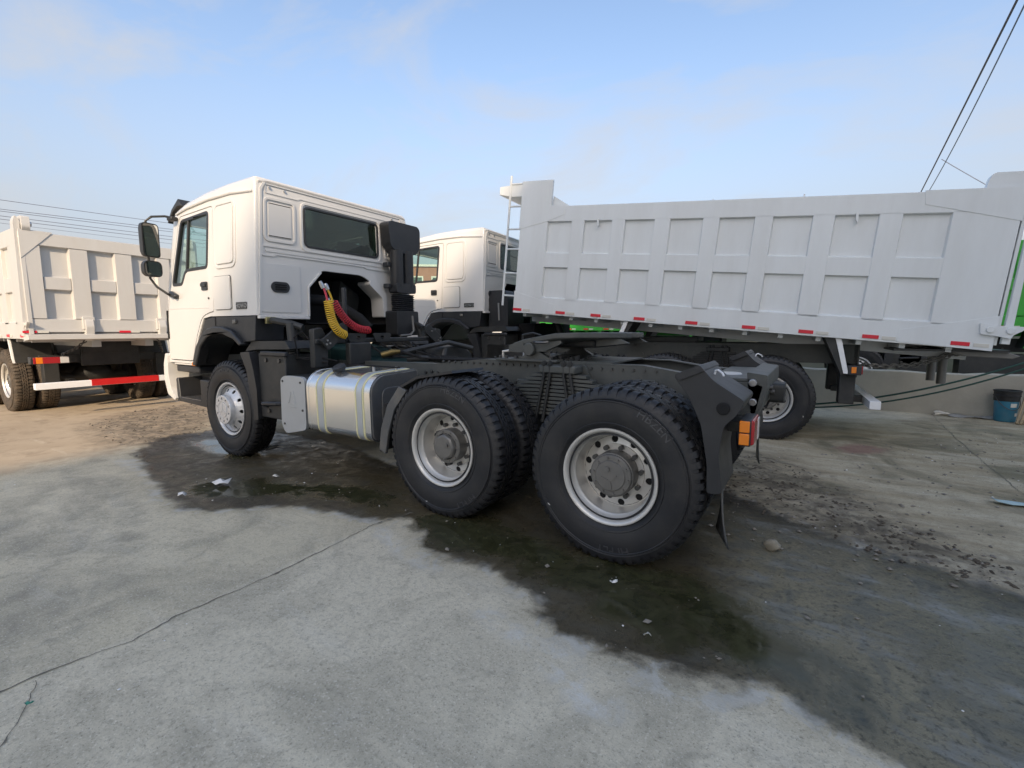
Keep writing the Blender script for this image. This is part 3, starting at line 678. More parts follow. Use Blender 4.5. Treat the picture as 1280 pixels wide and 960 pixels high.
        arm = MB().tube([tum((5.64, s*1.11, 2.78)), (5.70, s*1.20, 2.80), (mx+.06, s*1.28, 2.80), (mx+.075, s*1.34, 2.74), (mx+.075, s*1.34, 2.06), (mx+.02, s*1.30, 1.96), (5.76, s*1.22, 1.88), (5.82, s*1.14, 1.85)], .014, 8)
        ao = arm.build('mirror_arm', 'dark_chassis', t)
        for cx, cy, cz, w_, h_, mn in ((mx-.02, s*1.355, 2.50, .20, .40, 1), (mx-.02, s*1.355, 2.165, .215, .19, 2)):
            M = Matrix.Rotation(R(14)*s, 3, 'Z')
            bx = MB(); pl = rrect(-w_/2, w_/2, -h_/2, h_/2, .05 if mn == 1 else .07, 5)
            for i_, (dx, k) in enumerate(((-.035, 1), (.015, .98), (.05, .82), (.065, .5))):
                bx.v += [tuple(Vector((cx, cy, cz))+M @ Vector((dx, p[0]*k, p[1]*(k+.0)))) for p in pl]
            n = len(pl)
            for i_ in range(3): bx.f += [(i_*n+q, i_*n+(q+1) % n, (i_+1)*n+(q+1) % n, (i_+1)*n+q) for q in range(n)]
            bx.f += [tuple(range(n-1, -1, -1)), tuple(3*n+q for q in range(n))]
            mo = bx.build('mirror', 'black_plastic', t, smooth=50)
            g = MB(); ip = inset(pl, .014)
            g.v = [tuple(Vector((cx, cy, cz))+M @ Vector((-.0375-(.006 if mn == 2 else 0)*0, p[0], p[1]))) for p in ip]; g.f = [tuple(range(len(ip)))]
            g.build('mirror_pane', 'mirror_glass', mo, recalc=False)
        MB().obox((5.66, s*1.14, 2.775), (.09, .08, .05), Matrix.Rotation(.2, 3, 'Z')).build('mirror_bracket', 'black_plastic', t, .01)
        MB().obox((5.74, s*1.155, 1.865), (.17, .06, .06), Matrix.Rotation(-.35, 3, 'Y')).build('mirror_bracket', 'black_plastic', t, .02)
        # wheel arch trim
        arch = [(3.985, 1.585), (4.80, 1.585), (4.92, 1.582), (5.07, 1.555), (5.24, 1.325), (5.39, 1.0), (5.30, 1.0), (5.16, 1.21), (5.0, 1.335), (4.81, 1.385), (4.55, 1.385), (4.38, 1.35), (4.26, 1.30), (4.02, 1.32)]
        fo = MB().plate(arch, s*.80, s*1.125, 'y').build('wheel_arch', 'black_plastic', t, .008)
        lip = [(5.365, 1.0), (5.235, 1.25), (5.10, 1.375), (4.95, 1.45), (4.80, 1.475), (4.60, 1.47), (4.42, 1.43), (4.27, 1.33), (4.22, 1.28), (4.27, 1.26), (4.40, 1.34), (4.58, 1.385), (4.80, 1.39), (4.97, 1.345), (5.13, 1.24), (5.28, 1.0)]
        MB().plate(lip, s*1.05, s*1.175, 'y').build('arch_lip', 'black_plastic', fo, .02, seg=3)
        MB().obox((4.40, s*1.13, 1.525), (.06, .03, .045), Matrix.Identity(3)).build('side_marker', 'hub_grey', fo, .008)
        MB().obox((4.825, s*1.128, 1.53), (.006, .006, .10), Matrix.Identity(3)).build('arch_seam', 'void_black', fo)
        MB().plate([(5.42, 1.12), (5.34, 1.12), (5.12, 1.36), (4.85, 1.44), (4.5, 1.43), (4.2, 1.30), (4.2, 1.34), (4.5, 1.47), (4.85, 1.48), (5.15, 1.40), (5.42, 1.16)], s*.45, s*1.06, 'y').build('wheel_housing', 'void_black', t)
        MB().obox((5.345, s*1.15, 1.02), (.075, .04, .045), Matrix.Identity(3)).build('turn_lamp', 'amber_lens', t, .008)
        # steps
        st = MB().plate([(5.02, .83), (5.30, .83), (5.30, .565), (5.85, .565), (5.88, .82), (5.93, .82), (5.93, .52), (5.02, .49)], s*.80, s*1.13, 'y'); st.build('step_box', 'black_plastic', t, .012)
        MB().box(5.30, 5.93, min(s*.80, s*.84), max(s*.80, s*.84), .52, .83).build('step_back', 'black_plastic', t)
        MB().box(5.33, 5.83, min(s*.86, s*1.12), max(s*.86, s*1.12), .567, .572).build('step_tread', 'steel', t)
        MB().box(5.36, 5.96, min(s*.78, s*1.10), max(s*.78, s*1.10), .90, .985).build('step_beam', 'black_plastic', t, .015)
        MB().box(5.36, 5.96, min(s*.95, s*1.12), max(s*.95, s*1.12), .995, 1.015).build('sill_strip', 'white_paint', t, .004)
    bump = rpoly([(6.10, 1.14), (6.17, 1.0), (6.19, .80), (6.12, .60), (5.93, .53), (5.90, .56), (6.02, .68), (6.06, .85), (6.05, 1.12)], .03)
    MB().plate(bump, -1.16, 1.16, 'y').build('bumper', 'white_paint', t, .015)
    MB().plate(inset(RWIN, -.9) if 0 else rrect(-1.0, 1.0, 1.90, 2.79, .09), 5.94, 5.945, 'x')
    # windscreen (leans back with the pillars), sun visor
    ws = MB(); P = [(6.085, 1.9), (5.845, 2.79)]
    ws.add([(P[0][0], -.99, P[0][1]), (P[0][0], .99, P[0][1]), (P[1][0], .96, P[1][1]), (P[1][0], -.96, P[1][1])], [(0, 1, 2, 3)]); ws.build('windscreen', 'green_glass', t, recalc=False)
    MB().plate([(5.66, 2.955), (5.74, 3.05), (5.92, 2.95), (6.06, 2.80), (6.045, 2.785), (5.90, 2.91), (5.78, 2.96)], -1.03, 1.03, 'y').build('sun_visor', 'black_plastic', t, .008)
    # inside
    MB().plate(rpoly([(5.55, 1.5), (5.60, 1.95), (5.75, 2.0), (6.0, 1.88), (6.0, 1.4)], .03), -1.0, 1.0, 'y').build('dashboard', 'interior', t)
    for y in (.55, -.55):
        sb = MB().plate(rpoly([(4.55, 1.66), (5.05, 1.66), (5.08, 1.88), (4.72, 1.86), (4.56, 2.42), (4.46, 2.62), (4.38, 2.60), (4.40, 2.3), (4.50, 1.8)], .03), y-.23, y+.23, 'y'); sb.build('seat', 'interior', t, .03)
    MB().tube([(5.36+.09*math.sin(a)*1, .55+.21*math.cos(a), 2.06+.19*math.sin(a)) for a in np.linspace(0, 2*math.pi, 24, endpoint=False)], .014, 6, True).build('steering_wheel', 'black_plastic', t)
    MB().cyl((5.36, .55, 2.06), (5.62, .55, 1.85), .03, 8).build('steering_column', 'black_plastic', t)
    MB().plate(inset(TUN, .0), 4.62, 4.68, 'x').build('engine_bulkhead', 'void_black', t)
    tn = [(p[0]*1.0, p[1]) for p in TUN]; MB().plate([(p[0]*1.045-.0, p[1]+.02) for p in TUN], 3.96, 4.66, 'x', [inset(TUN, .008)]).build('engine_tunnel', 'void_black', t)
    # white reveal flange on the far side of the opening
    MB().plate(rpoly([(-.40, 2.09), (-.655, 1.93), (-.665, 1.60), (-.60, 1.60), (-.585, 1.86), (-.36, 2.03)], .03), 3.925, 4.16, 'x').build('tunnel_flange', 'white_paint', t, .01)
    MB().plate([(.535, 1.59), (.525, 1.93), (.35, 2.12), (.335, 2.10), (.505, 1.92), (.515, 1.59)], 3.925, 4.10, 'x').build('tunnel_flange', 'white_paint', t, .004)

# ------------------------------------------------------------------ the tractor
tractor = thing('tractor_truck', 'white tractor unit with bare chassis, shiny fuel tank and coiled yellow and red hoses', 'truck')
build_cab(tractor)
CAB_PARTS = list(tractor.children)
HX = 'HI FLY'
wheel(tractor, 4.575, 1.15, 'front', 1, text=[(HX, R(88))]); wheel(tractor, 4.575, 1.15, 'front', -1)
dual(tractor, 1.35, 'mid', text=[('HBZEN', R(108)), (HX, R(236))], sticker=R(288))
dual(tractor, 0, 'rear', text=[(HX, R(264)), ('HBZEN', R(128))], sticker=R(329))
# rails with the drop at the tail
T = tractor
for s in (1, -1):
    top = [(-.74, 1.085), (-.23, 1.125), (.05, 1.165), (1.5, 1.165), (2.1, 1.10), (5.9, 1.06)]
    bot = [(5.9, .80), (2.2, .84), (1.4, .86), (.0, .86), (-.3, .87), (-.74, .90)]
    web = top+bot
    r = MB().plate(web, s*.42, s*.43, 'y').build('frame_rail', 'chassis', T)
    fl = MB()
    for (xa, za), (xb, zb) in zip(top, top[1:]):
        fl.add([(x, y, z+dz) for x, z in ((xa, za), (xb, zb)) for y in (s*.345, s*.432) for dz in (0, .009)], [(0, 1, 3, 2), (4, 6, 7, 5), (0, 4, 5, 1), (2, 3, 7, 6), (0, 2, 6, 4), (1, 5, 7, 3)])
    for (xa, za), (xb, zb) in zip(bot, bot[1:]):
        fl.add([(x, y, z-dz) for x, z in ((xa, za), (xb, zb)) for y in (s*.345, s*.432) for dz in (0, .009)], [(0, 1, 3, 2), (4, 6, 7, 5), (0, 4, 5, 1), (2, 3, 7, 6), (0, 2, 6, 4), (1, 5, 7, 3)])
    fl.build('flange', 'chassis', r)
    rv = MB()
    for x in np.arange(.98, 2.0, .072): rv.cyl((x, s*.43, 1.135), (x, s*.446, 1.135), .0105, 7)
    for x in np.arange(-.05, .5, .085): rv.cyl((x, s*.43, 1.135), (x, s*.446, 1.135), .0105, 7)
    for x, z in ((2.06, 1.02), (2.14, 1.03), (2.22, 1.02), (1.16, .98), (1.08, .965), (.16, .98), (.06, .98), (.0, .95), (2.5, .95), (2.8, .95), (-.3, 1.0), (-.35, .95), (2.6, .9)): rv.cyl((x, s*.43, z), (x, s*.45, z), .014, 7)
    rv.build('bolts', 'dark_steel', r)
    MB().box(.95, 1.12, min(s*.43, s*.49), max(s*.43, s*.49), .955, 1.02).build('spring_bracket', 'chassis', T, .008)
    MB().plate(rpoly([(.36, .86), (.50, 1.16), (.86, 1.16), (1.0, .86)], .02), min(s*.432, s*.462), max(s*.432, s*.462), 'y').build('suspension_bracket', 'chassis', T, .006)
    leaf_pack(T, .675, s, 1.14)
    MB().cyl((.675, s*.46, .62), (.675, s*.62, .62), .10, 20).build('trunnion', 'dark_chassis', T, .008)
    # eye bracket above the rear axle
    MB().plate(rrect(.02-.08, .02+.08, .99, 1.07, .03), s*.434, s*.46, 'y', [rrect(-.035, .005, 1.01, 1.05, .015), rrect(.03, .07, 1.01, 1.05, .015)]).build('lashing_eye', 'chassis', T, .004)
for x in (-.30, .675, 1.9, 2.9): MB().box(x-.07, x+.07, -.41, .41, .90, 1.05).build('crossmember', 'chassis', T, .008)
MB().tube([(.675, -.62, .62), (.675, .62, .62)], .07, 12).build('trunnion_beam', 'dark_chassis', T)
for x in (0, 1.35):
    MB().tube([(x, -.8, HUBZ), (x, -.32, HUBZ), (x, -.2, HUBZ+.02), (x, 0, HUBZ+.05), (x, .2, HUBZ+.02), (x, .32, HUBZ), (x, .8, HUBZ)], [.075, .09, .17, .22, .17, .09, .075], 16).build('axle', 'dark_chassis', T)
    for y in (.3, -.3): MB().cyl((x+.12, y, .62), (x+.30, y, .66), .075, 16).build('brake_chamber', 'dark_chassis', T, .01)
MB().box(4.51, 4.64, -.95, .95, .44, .57).build('axle', 'dark_chassis', T, .015)
MB().cyl((1.5, 0, .62), (3.3, 0, .75), .05, 12).build('prop_shaft', 'dark_chassis', T)
MB().plate(rpoly([(2.9, .55), (2.9, 1.05), (3.9, 1.25), (5.6, 1.3), (5.6, .5), (3.6, .5)], .05), -.38, .38, 'y').build('engine', 'engine_green', T, .03)
# rear end
MB().plate(rpoly([(-.66, 1.165), (-.78, 1.15), (-.785, 1.06), (-.745, .90), (-.70, .87), (-.68, 1.0)], .01), -.52, .52, 'y').build('tail_crossmember', 'chassis', T, .008)
MB().box(-.70, -.42, -.52, .52, 1.10, 1.125).build('tail_plate', 'chassis', T, .006)
for s in (1, -1):
    MB().plate([(-.42, .88), (-.42, 1.10), (-.70, 1.10), (-.76, 1.08), (-.72, .88)], s*.505, s*.52, 'y').build('tail_side_plate', 'chassis', T, .004)
    for x, z in ((-.70, 1.10), (-.705, .975)): MB().cyl((x, s*.52, z), (x, s*.56, z), .024, 14).build('bolt', 'steel', T, .004)
MB().lathe([(0, .05), (.07, .05), (.085, .035), (.085, 0), (0, 0)], 24, (-.52, .22, 1.085), 'z').build('air_valve_cover', 'rim_silver', T)
for y, z in ((.3, 1.05), (.1, 1.0), (-.2, 1.04)): MB().cyl((-.775, y, z), (-.80, y, z), .02, 10).build('tow_bolt', 'dark_steel', T)
MB().plate(rrect(-.10, .10, .92, 1.06, .03), -.86, -.77, 'x', [rrect(-.045, .045, .955, 1.025, .02)]).build('tow_hitch', 'dark_chassis', T, .01)
for s in (1, -1):
    f = [(-.36, 1.185), (-.50, 1.245), (-.575, 1.165), (-.735, 1.065), (-.695, .985), (-.635, .92), (-.617, .76), (-.645, .545), (-.565, .535), (-.56, .70), (-.52, .92), (-.45, 1.07)]
    fe = MB().plate(rpoly(f, .025, 3), s*.77, s*1.20, 'y').build('rear_fender', 'black_plastic', T, .015)
    MB().plate(rpoly([(-.37, 1.19), (-.50, 1.25), (-.53, 1.22), (-.40, 1.16)], .01), s*.74, s*1.215, 'y').build('fender_flap', 'black_plastic', fe, .008)
    MB().tube([(-.555, s*1.06, 1.19), (-.56, s*1.06, 1.21), (-.575, s*1.07, 1.215), (-.60, s*1.09, 1.20), (-.61, s*1.10, 1.185)], .006, 6).build('hook', 'pure_white', fe)
    MB().cyl((-.63, s*1.195, 1.02), (-.63, s*1.215, 1.02), .034, 20).build('plug', 'void_black', fe, .005)
    a, b = sorted((s*.86, s*1.14))
    vs = []
    fl = MB(); nseg = 8
    for i in range(nseg+1):
        tt = i/nseg; xx = -.622-.012*tt*tt
        for y in np.linspace(a, b, 5): fl.v.append((xx-(.10+(.32*tt*tt if s > 0 else .1*tt))*(y-s)+.003*math.sin(9*y+4*tt), y, .58-.36*tt))
    for i in range(nseg):
        for j in range(4):
            k = i*5+j; fl.f.append((k, k+1, k+6, k+5))
    o = fl.build('mud_flap', 'tank_end', T, recalc=False); sd = o.modifiers.new('s', 'SOLIDIFY'); sd.thickness = .008
    # tail lamp
    y0, y1 = sorted((s*.90, s*1.15))
    lp = MB().box(-.765, -.705, y0, y1, .815, .96).build('tail_lamp', 'black_plastic', T, .008)
    MB().add(*frx(y0+.004, y1-.004, .82, .962, -.763, -.780, .008)).build('lens', 'red_lens', lp, .006)
    MB().box(-.784, -.766, (y0+.012 if s > 0 else y1-.07), (y0+.07 if s > 0 else y1-.012), .825, .95).build('lens', 'clear_lens', lp, .004)
    ya, yb = sorted((s*1.148, s*1.164))
    for z in (.825, .893): MB().box(-.758, -.708, ya, yb, z, z+.062).build('lens', 'amber_lens', lp, .004)
    MB().box(-.72, -.60, min(s*.8, s*1.0), max(s*.8, s*1.0), .86, .92).build('lamp_bracket', 'dark_chassis', T, .006)
    MB().tube([(-.70, s*.95, .80), (-.68, s*.9, .74), (-.66, s*.8, .78), (-.62, s*.6, .9), (-.6, s*.5, .95)], .01, 6).build('lamp_cable', 'void_black', T)
    # fender in front of the forward drive wheel
    arc = [(2.04, .43), (2.01, .62), (1.93, .82), (1.79, .985), (1.60, 1.075), (1.24, 1.135)]
    poly = arc+[(x-.012, z-.018) for x, z in reversed(arc)]
    ff = MB().plate(poly, s*.82, s*1.215, 'y').build('drive_fender', 'black_plastic', T)
    side = arc[:4]+[(x-.085 if i > 0 else x-.075, z-.03) for i, (x, z) in reversed(list(enumerate(arc[:4])))]
    MB().plate(side, s*1.19, s*1.22, 'y').build('fender_edge', 'tank_end', ff, .006)
    # mud box behind the front wheel
    lead = rpoly([(4.27, 1.19), (4.16, 1.0), (4.125, .80), (4.135, .46), (3.98, .47), (3.98, .80), (4.02, 1.0), (4.09, 1.205)], .02)
    mb = MB().plate(lead, s*.70, s*1.165, 'y').build('mud_guard', 'black_plastic', T, .012)
    MB().box(3.50, 3.99, min(s*.66, s*1.12), max(s*.66, s*1.12), .50, 1.19).build('guard_panel', 'dark_chassis', mb, .012)
    MB().box(3.46, 3.92, min(s*1.10, s*1.145), max(s*1.10, s*1.145), 1.165, 1.215).build('guard_rail', 'black_plastic', mb, .012)
    MB().tube([(3.86, s*1.12, .63), (3.86, s*1.17, .66), (3.60, s*1.17, .68), (3.56, s*1.13, .68)], .022, 8).build('guard_handle', 'black_plastic', mb)
    for x, z in ((3.84, 1.12), (3.60, 1.12), (3.83, .58)): MB().cyl((x, s*1.12, z), (x, s*1.135, z), .022, 10).build('bolt', 'dark_steel', mb)
    MB().plate(rpoly([(4.28, 1.20), (4.13, 1.315), (3.52, 1.325), (3.44, 1.24), (4.06, 1.225)], .02), s*.62, s*1.10, 'y').build('guard_top', 'dark_chassis', mb, .015)
CAB_PARTS += [o for o in tractor.children if o.name.split('.')[0] == 'mud_guard']
# tank and cover
tk = MB().plate(rpoly([(1.195, .46), (1.205, .95), (1.10, 1.05), (.62, 1.07), (.58, .46)], [.09, .10, .10, .05, .08], 6), 2.16, 3.04, 'x').build('fuel_tank', 'aluminium', T, .02, seg=3)
sec = rpoly([(1.195, .46), (1.205, .95), (1.10, 1.05), (.62, 1.07), (.58, .46)], [.09, .10, .10, .05, .08], 6)
for xa, xb in ((2.775, 2.895), (2.235, 2.345)):
    st = MB().plate(inset(sec, -.006), xa+.022, xb-.022, 'x', [inset(sec, .002)]).build('strap', 'strap_silver', tk, .002)
    for c in (xa, xb-.016): MB().plate(inset(sec, -.0045), c, c+.016, 'x', [inset(sec, .002)]).build('strap_liner', 'yellow_liner', tk)
MB().plate(inset(sec, -.003), 2.155, 2.185, 'x', [inset(sec, .02)]).build('tank_rim', 'aluminium', tk, .008)
MB().plate(inset(sec, -.003), 3.01, 3.04, 'x', [inset(sec, .02)]).build('tank_rim', 'aluminium', tk, .008)
MB().plate(inset(sec, .014), 2.145, 2.17, 'x').build('tank_end', 'tank_end', tk, .01)
MB().plate(rrect(.72, 1.08, .58, .93, .08), 2.135, 2.15, 'x').build('end_pressing', 'tank_end', tk, .008)
MB().plate(rrect(.98, 1.06, .70, .80, .02), 2.115, 2.14, 'x').build('level_sender', 'dark_steel', tk, .006)
M = Matrix.Rotation(.35, 3, 'X')
cp = MB().lathe([(0, .035), (.05, .035), (.062, .025), (.064, 0), (.045, -.02), (.045, -.06), (0, -.06)], 24).mesh('filler_cap', 40)
for v in cp.vertices: x, y, z = v.co; v.co = Vector((2.70, 1.08, 1.075))+Matrix.Rotation(R(65), 3, 'X') @ Vector((x, y, z))
link('filler_cap', cp, 'black_plastic', tk)
MB().tube([(2.72, 1.0, 1.09), (2.6, .95, 1.11), (2.4, .9, 1.1), (2.2, .8, 1.09)], .008, 6).build('fuel_line', 'void_black', tk)
for x, y in ((2.5, .85), (2.25, .8)): MB().cyl((x, y, 1.05), (x, y, 1.10), .014, 8).build('fuel_union', 'steel', tk)
MB().box(3.06, 3.45, .55, 1.14, .46, .98).build('battery_box', 'dark_chassis', T, .02)
cv = MB().plate(rpoly([(3.08, .47), (3.42, .40), (3.485, .48), (3.47, .95), (3.40, .985), (3.12, .985), (3.07, .95)], [.05, .09, .09, .07, .06, .05, .03], 5), 1.165, 1.20, 'y').build('cover_plate', 'grey_cover', T, .012, seg=3)
for x, z in ((3.43, .93), (3.14, .93), (3.43, .50), (3.12, .66)): MB().cyl((x, 1.195, z), (x, 1.208, z), .011, 8).build('bolt', 'dark_steel', cv)
for q in ([(3.295, .84), (3.265, .84), (3.225, .715), (3.25, .725), (3.28, .79)], [(3.30, .83), (3.31, .78), (3.335, .725), (3.36, .712)], [(3.28, .745), (3.335, .70), (3.225, .70)]):
    MB().plate(q, 1.197, 1.204, 'y').build('emblem', 'grey_cover', cv, .002)
MB().box(3.23, 3.33, 1.197, 1.204, .675, .69).build('emblem', 'grey_cover', cv, .002)
for y0, y1 in ((-1.15, -.55),): MB().plate([(p[0]*-1, p[1]) for p in sec], 2.2, 3.3, 'x').build('air_tank', 'dark_chassis', T, .02)
# fifth wheel
fwz = [(1.235, 1.27), (1.22, 1.325), (1.0, 1.375), (.74, 1.415), (.55, 1.418), (.26, 1.415)]
outl = [(1.23, .30), (1.20, .42), (1.05, .48), (.75, .50), (.55, .48), (.34, .30), (.25, .22), (.25, .10), (.42, .07), (.62, .05), (.62, -.05), (.42, -.07), (.25, -.10), (.25, -.22), (.34, -.30), (.55, -.48), (.75, -.50), (1.05, -.48), (1.20, -.42), (1.23, -.30)]
def fz(x): return float(np.interp(x, [.2, .26, .55, .74, 1.0, 1.22, 1.24], [1.41, 1.415, 1.418, 1.415, 1.375, 1.32, 1.30]))
pl = MB(); n = len(outl); cx = [(x, y, fz(x)) for x, y in outl]
tr = tessellate_polygon([[Vector((x, y, 0)) for x, y in outl]])
pl.add(cx+[(x, y, fz(x)-.045) for x, y in outl], [tuple(t) for t in tr]+[tuple(n+i for i in reversed(t)) for t in tr]+[(i, (i+1) % n, n+(i+1) % n, n+i) for i in range(n)])
fwl = pl.build('fifth_wheel', 'chassis', T, .012)
for s in (1, -1):
    MB().plate(rpoly([(1.22, 1.25), (1.21, 1.31), (1.0, 1.36), (.74, 1.39), (.70, 1.33), (.86, 1.26), (1.10, 1.245)], .02), s*.42, s*.47, 'y').build('skirt', 'chassis', fwl, .008)
    MB().cyl((1.0, s*.46, 1.275), (1.0, s*.505, 1.275), .055, 24).build('pivot_boss', 'chassis', fwl, .008)
    MB().plate(rpoly([(1.22, 1.19), (1.08, 1.21), (1.04, 1.27), (.97, 1.28), (.84, 1.21), (.80, 1.19)], .02), s*.40, s*.455, 'y').build('pedestal', 'chassis', fwl, .008)
    MB().box(.74, 1.34, min(s*.30, s*.49), max(s*.30, s*.49), 1.172, 1.192).build('mount_plate', 'chassis', fwl, .004)
    for x in (1.30, 1.24, .80, 1.14): MB().cyl((x, s*.47, 1.19), (x, s*.47, 1.215), .016, 6).build('nut', 'dark_steel', fwl)
    MB().plate([(.55, 1.37), (.30, 1.37), (.22, 1.33), (.5, 1.30)], s*.22, s*.25, 'y').build('jaw_rib', 'chassis', fwl, .004)
MB().box(.5, .98, -.28, .28, 1.29, 1.36).build('lock_housing', 'dark_chassis', fwl, .02)
MB().tube([(.95, .50, 1.335), (.90, .54, 1.335), (.84, .54, 1.335), (.80, .52, 1.34)], .011, 6).build('release_lever', 'dark_steel', fwl)
MB().tube([(1.24, .2, 1.33), (1.24, .2, 1.39), (1.10, .25, 1.41), (1.0, .28, 1.39)], .009, 6).build('grab_loop', 'dark_chassis', fwl)
MB().box(.30, 1.30, -.40, .40, 1.172, 1.184).build('base_plate', 'chassis', fwl)
MB().tube([(1.40, .28, 1.18), (1.40, .28, 1.24), (1.32, .28, 1.25), (1.22, .28, 1.25)], .012, 6).build('air_pipe', 'rim_silver', T)
MB().box(1.17, 1.24, .14, .20, 1.18, 1.30).build('grease_block', 'pure_white', T, .006)
MB().box(1.0, 1.2, .10, .22, 1.18, 1.235).build('grease_block', 'pure_white', T, .006)
for k in range(14):
    x = .88-.05*(k % 7); y = .34-.14*(k//7); MB().cyl((x, y, 1.165), (x, y, 1.20+.012*(k % 3)), .017, 6).build('stud', 'dark_chassis', T)
# behind the cab: mounts, brackets, dampers, lines
MB().box(3.22, 3.34, -.95, .95, 1.295, 1.345).build('cab_crossbeam', 'dark_chassis', T, .01)
for s in (1, -1):
    MB().plate([(s*.96, 1.05), (s*.96, 1.44), (s*.86, 1.46), (s*.80, 1.34), (s*.80, 1.05)], 3.24, 3.32, 'x').build('cab_mount_post', 'dark_chassis', T, .008)
    br = MB().plate([(s*.93, 1.33), (s*.84, 1.23), (s*.60, 1.40), (s*.60, 1.47), (s*.66, 1.51)], 3.17, 3.20, 'x').build('cab_bracket', 'dark_chassis', T, .006)
    for y, z in ((.86, 1.33), (.83, 1.30), (.87, 1.29), (.70, 1.42)): MB().cyl((3.155, s*y, z), (3.18, s*y, z), .010, 8).build('bolt', 'steel', br)
    MB().cyl((3.55, s*.98, 1.05), (3.62, s*.96, 1.5), .05, 14).build('cab_damper', 'dark_chassis', T)
    MB().tube([(3.56+.02*k/60+.06*math.cos(k*.9), s*.98+.06*math.sin(k*.9), 1.12+.2*k/60) for k in range(61)], .011, 6).build('cab_spring', 'dark_chassis', T)
    MB().tube([(3.5, s*.9, 1.46), (3.62, s*.95, 1.50), (3.80, s*1.0, 1.53), (3.95, s*1.0, 1.54)], .035, 8).build('cab_strut', 'dark_chassis', T)
    MB().box(3.90, 3.93, min(s*.95, s*1.06), max(s*.95, s*1.06), 1.50, 1.575).build('latch', 'zinc', T, .006)
MB().plate(rpoly([(.60, 1.40), (.56, 1.30), (.36, 1.30), (.33, 1.40)], .02), 3.19, 3.205, 'x', [rrect(.42, .47, 1.33, 1.37, .006)]).build('cross_plate', 'dark_chassis', T, .004)
MB().plate(rpoly([(.24, 1.40), (.2, 1.30), (.0, 1.30), (-.03, 1.40)], .02), 3.19, 3.205, 'x', [rrect(.08, .13, 1.33, 1.37, .006)]).build('cross_plate', 'dark_chassis', T, .004)
MB().box(3.205, 3.25, .57, .60, 1.32, 1.88).build('hose_post', 'black_plastic', T, .004)
MB().tube([(4.15, .42, 1.80), (4.05, .26, 1.79), (3.95, .05, 1.70), (3.85, -.12, 1.58), (3.75, -.18, 1.45)], .065, 14).build('intake_hose', 'void_black', T)
MB().tube([(4.03, .215, 1.775), (4.022, .20, 1.768)], .069, 14).build('hose_clamp', 'steel', T)
MB().box(3.3, 3.75, -.15, .42, 1.05, 1.24).build('gearbox_cover', 'engine_green', T, .03)
MB().box(3.12, 3.2, .33, .62, 1.06, 1.30).build('valve_block', 'dark_chassis', T, .015)
MB().tube([(3.0, .30, 1.16), (2.92, .22, 1.19), (2.85, .16, 1.20)], [.032, .036, .02], 14).build('air_coupling', 'brass', T)
MB().tube([(2.85, .16, 1.20), (2.72, .10, 1.16), (2.6, .05, 1.12), (2.45, -.05, 1.13)], .016, 8).build('air_line', 'void_black', T)
MB().tube([(2.8, .10, 1.11), (2.7, .06, 1.12), (2.55, .02, 1.12)], .035, 10).build('air_dryer', 'dark_chassis', T)
for k in range(5):
    y = .3-.17*k
    MB().tube([(3.2, y, 1.28), (3.0, y-.05, 1.15+.03*(k % 2)), (2.7, y*.6-.1, 1.13), (2.3, y*.4-.1, 1.12), (1.6, y*.4-.1, 1.13)], .011, 6).build('air_line', 'void_black', T)
MB().tube([(3.3, .93, 1.30), (3.35, 1.02, 1.42), (3.45, 1.04, 1.36), (3.45, 1.0, 1.15), (3.2, .85, 1.10)], .008, 6).build('cable', 'void_black', T)
MB().tube([(3.1, .8, 1.12), (3.3, .9, 1.16), (3.5, 1.0, 1.14), (3.7, 1.05, 1.2)], .008, 6).build('cable', 'void_black', T)
MB().tube([(3.20, .1, 1.12), (3.0, -.35, 1.22), (2.85, -.65, 1.28), (2.7, -.95, 1.2)], .03, 8).build('exhaust_brace', 'dark_chassis', T)
MB().plate([(-1.15, .9), (-1.15, 1.12), (-.95, 1.26), (-.6, 1.22), (-.5, .95)], 2.85, 3.35, 'x').build('exhaust_box', 'dark_chassis', T, .03)
def coil(p0, ctrl, p1, turns, rad, wire):
    P = []; n = turns*14; A, B, C_ = Vector(p0), Vector(ctrl), Vector(p1); up = Vector((1, 0, 0))
    bz = lambda t: A*(1-t)**2+B*2*t*(1-t)+C_*t*t
    cum = [0]
    for k in range(200): cum.append(cum[-1]+(bz((k+1)/200)-bz(k/200)).length)
    for k in range(n+1):
        u_ = k/n; t = float(np.interp(u_*cum[-1], cum, np.linspace(0, 1, 201))); c = A*(1-t)**2+B*2*t*(1-t)+C_*t*t; d = ((B-A)*(1-t)+(C_-B)*t).normalized(); s = (up-d*up.dot(d)).normalized(); w = d.cross(s); a = 2*math.pi*turns*u_
        P.append(c+(s*math.cos(a)+w*math.sin(a))*rad)
    return MB().tube(P, wire, 6)
coil((3.14, .845, 1.735), (3.14, .83, 1.42), (3.14, .655, 1.385), 22, .040, .0062).build('yellow_air_hose', 'yellow_hose', T)
coil((3.20, .735, 1.725), (3.18, .58, 1.42), (3.18, .30, 1.435), 24, .036, .0060).build('red_air_hose', 'red_hose', T)
MB().tube([(3.14, .855, 1.73), (3.17, .85, 1.80), (3.22, .835, 1.86)], .010, 8).build('hose_tail', 'red_hose', T)
MB().tube([(3.20, .745, 1.72), (3.21, .77, 1.80), (3.22, .79, 1.85)], .010, 8).build('hose_tail', 'yellow_hose', T)
MB().tube([(3.22, .84, 1.855), (3.23, .855, 1.90), (3.235, .865, 1.925)], [.018, .02, .014], 10).build('hose_fitting', 'steel', T)
MB().tube([(3.22, .785, 1.845), (3.23, .80, 1.89), (3.235, .805, 1.905)], [.018, .022, .014], 10).build('hose_fitting', 'steel', T)
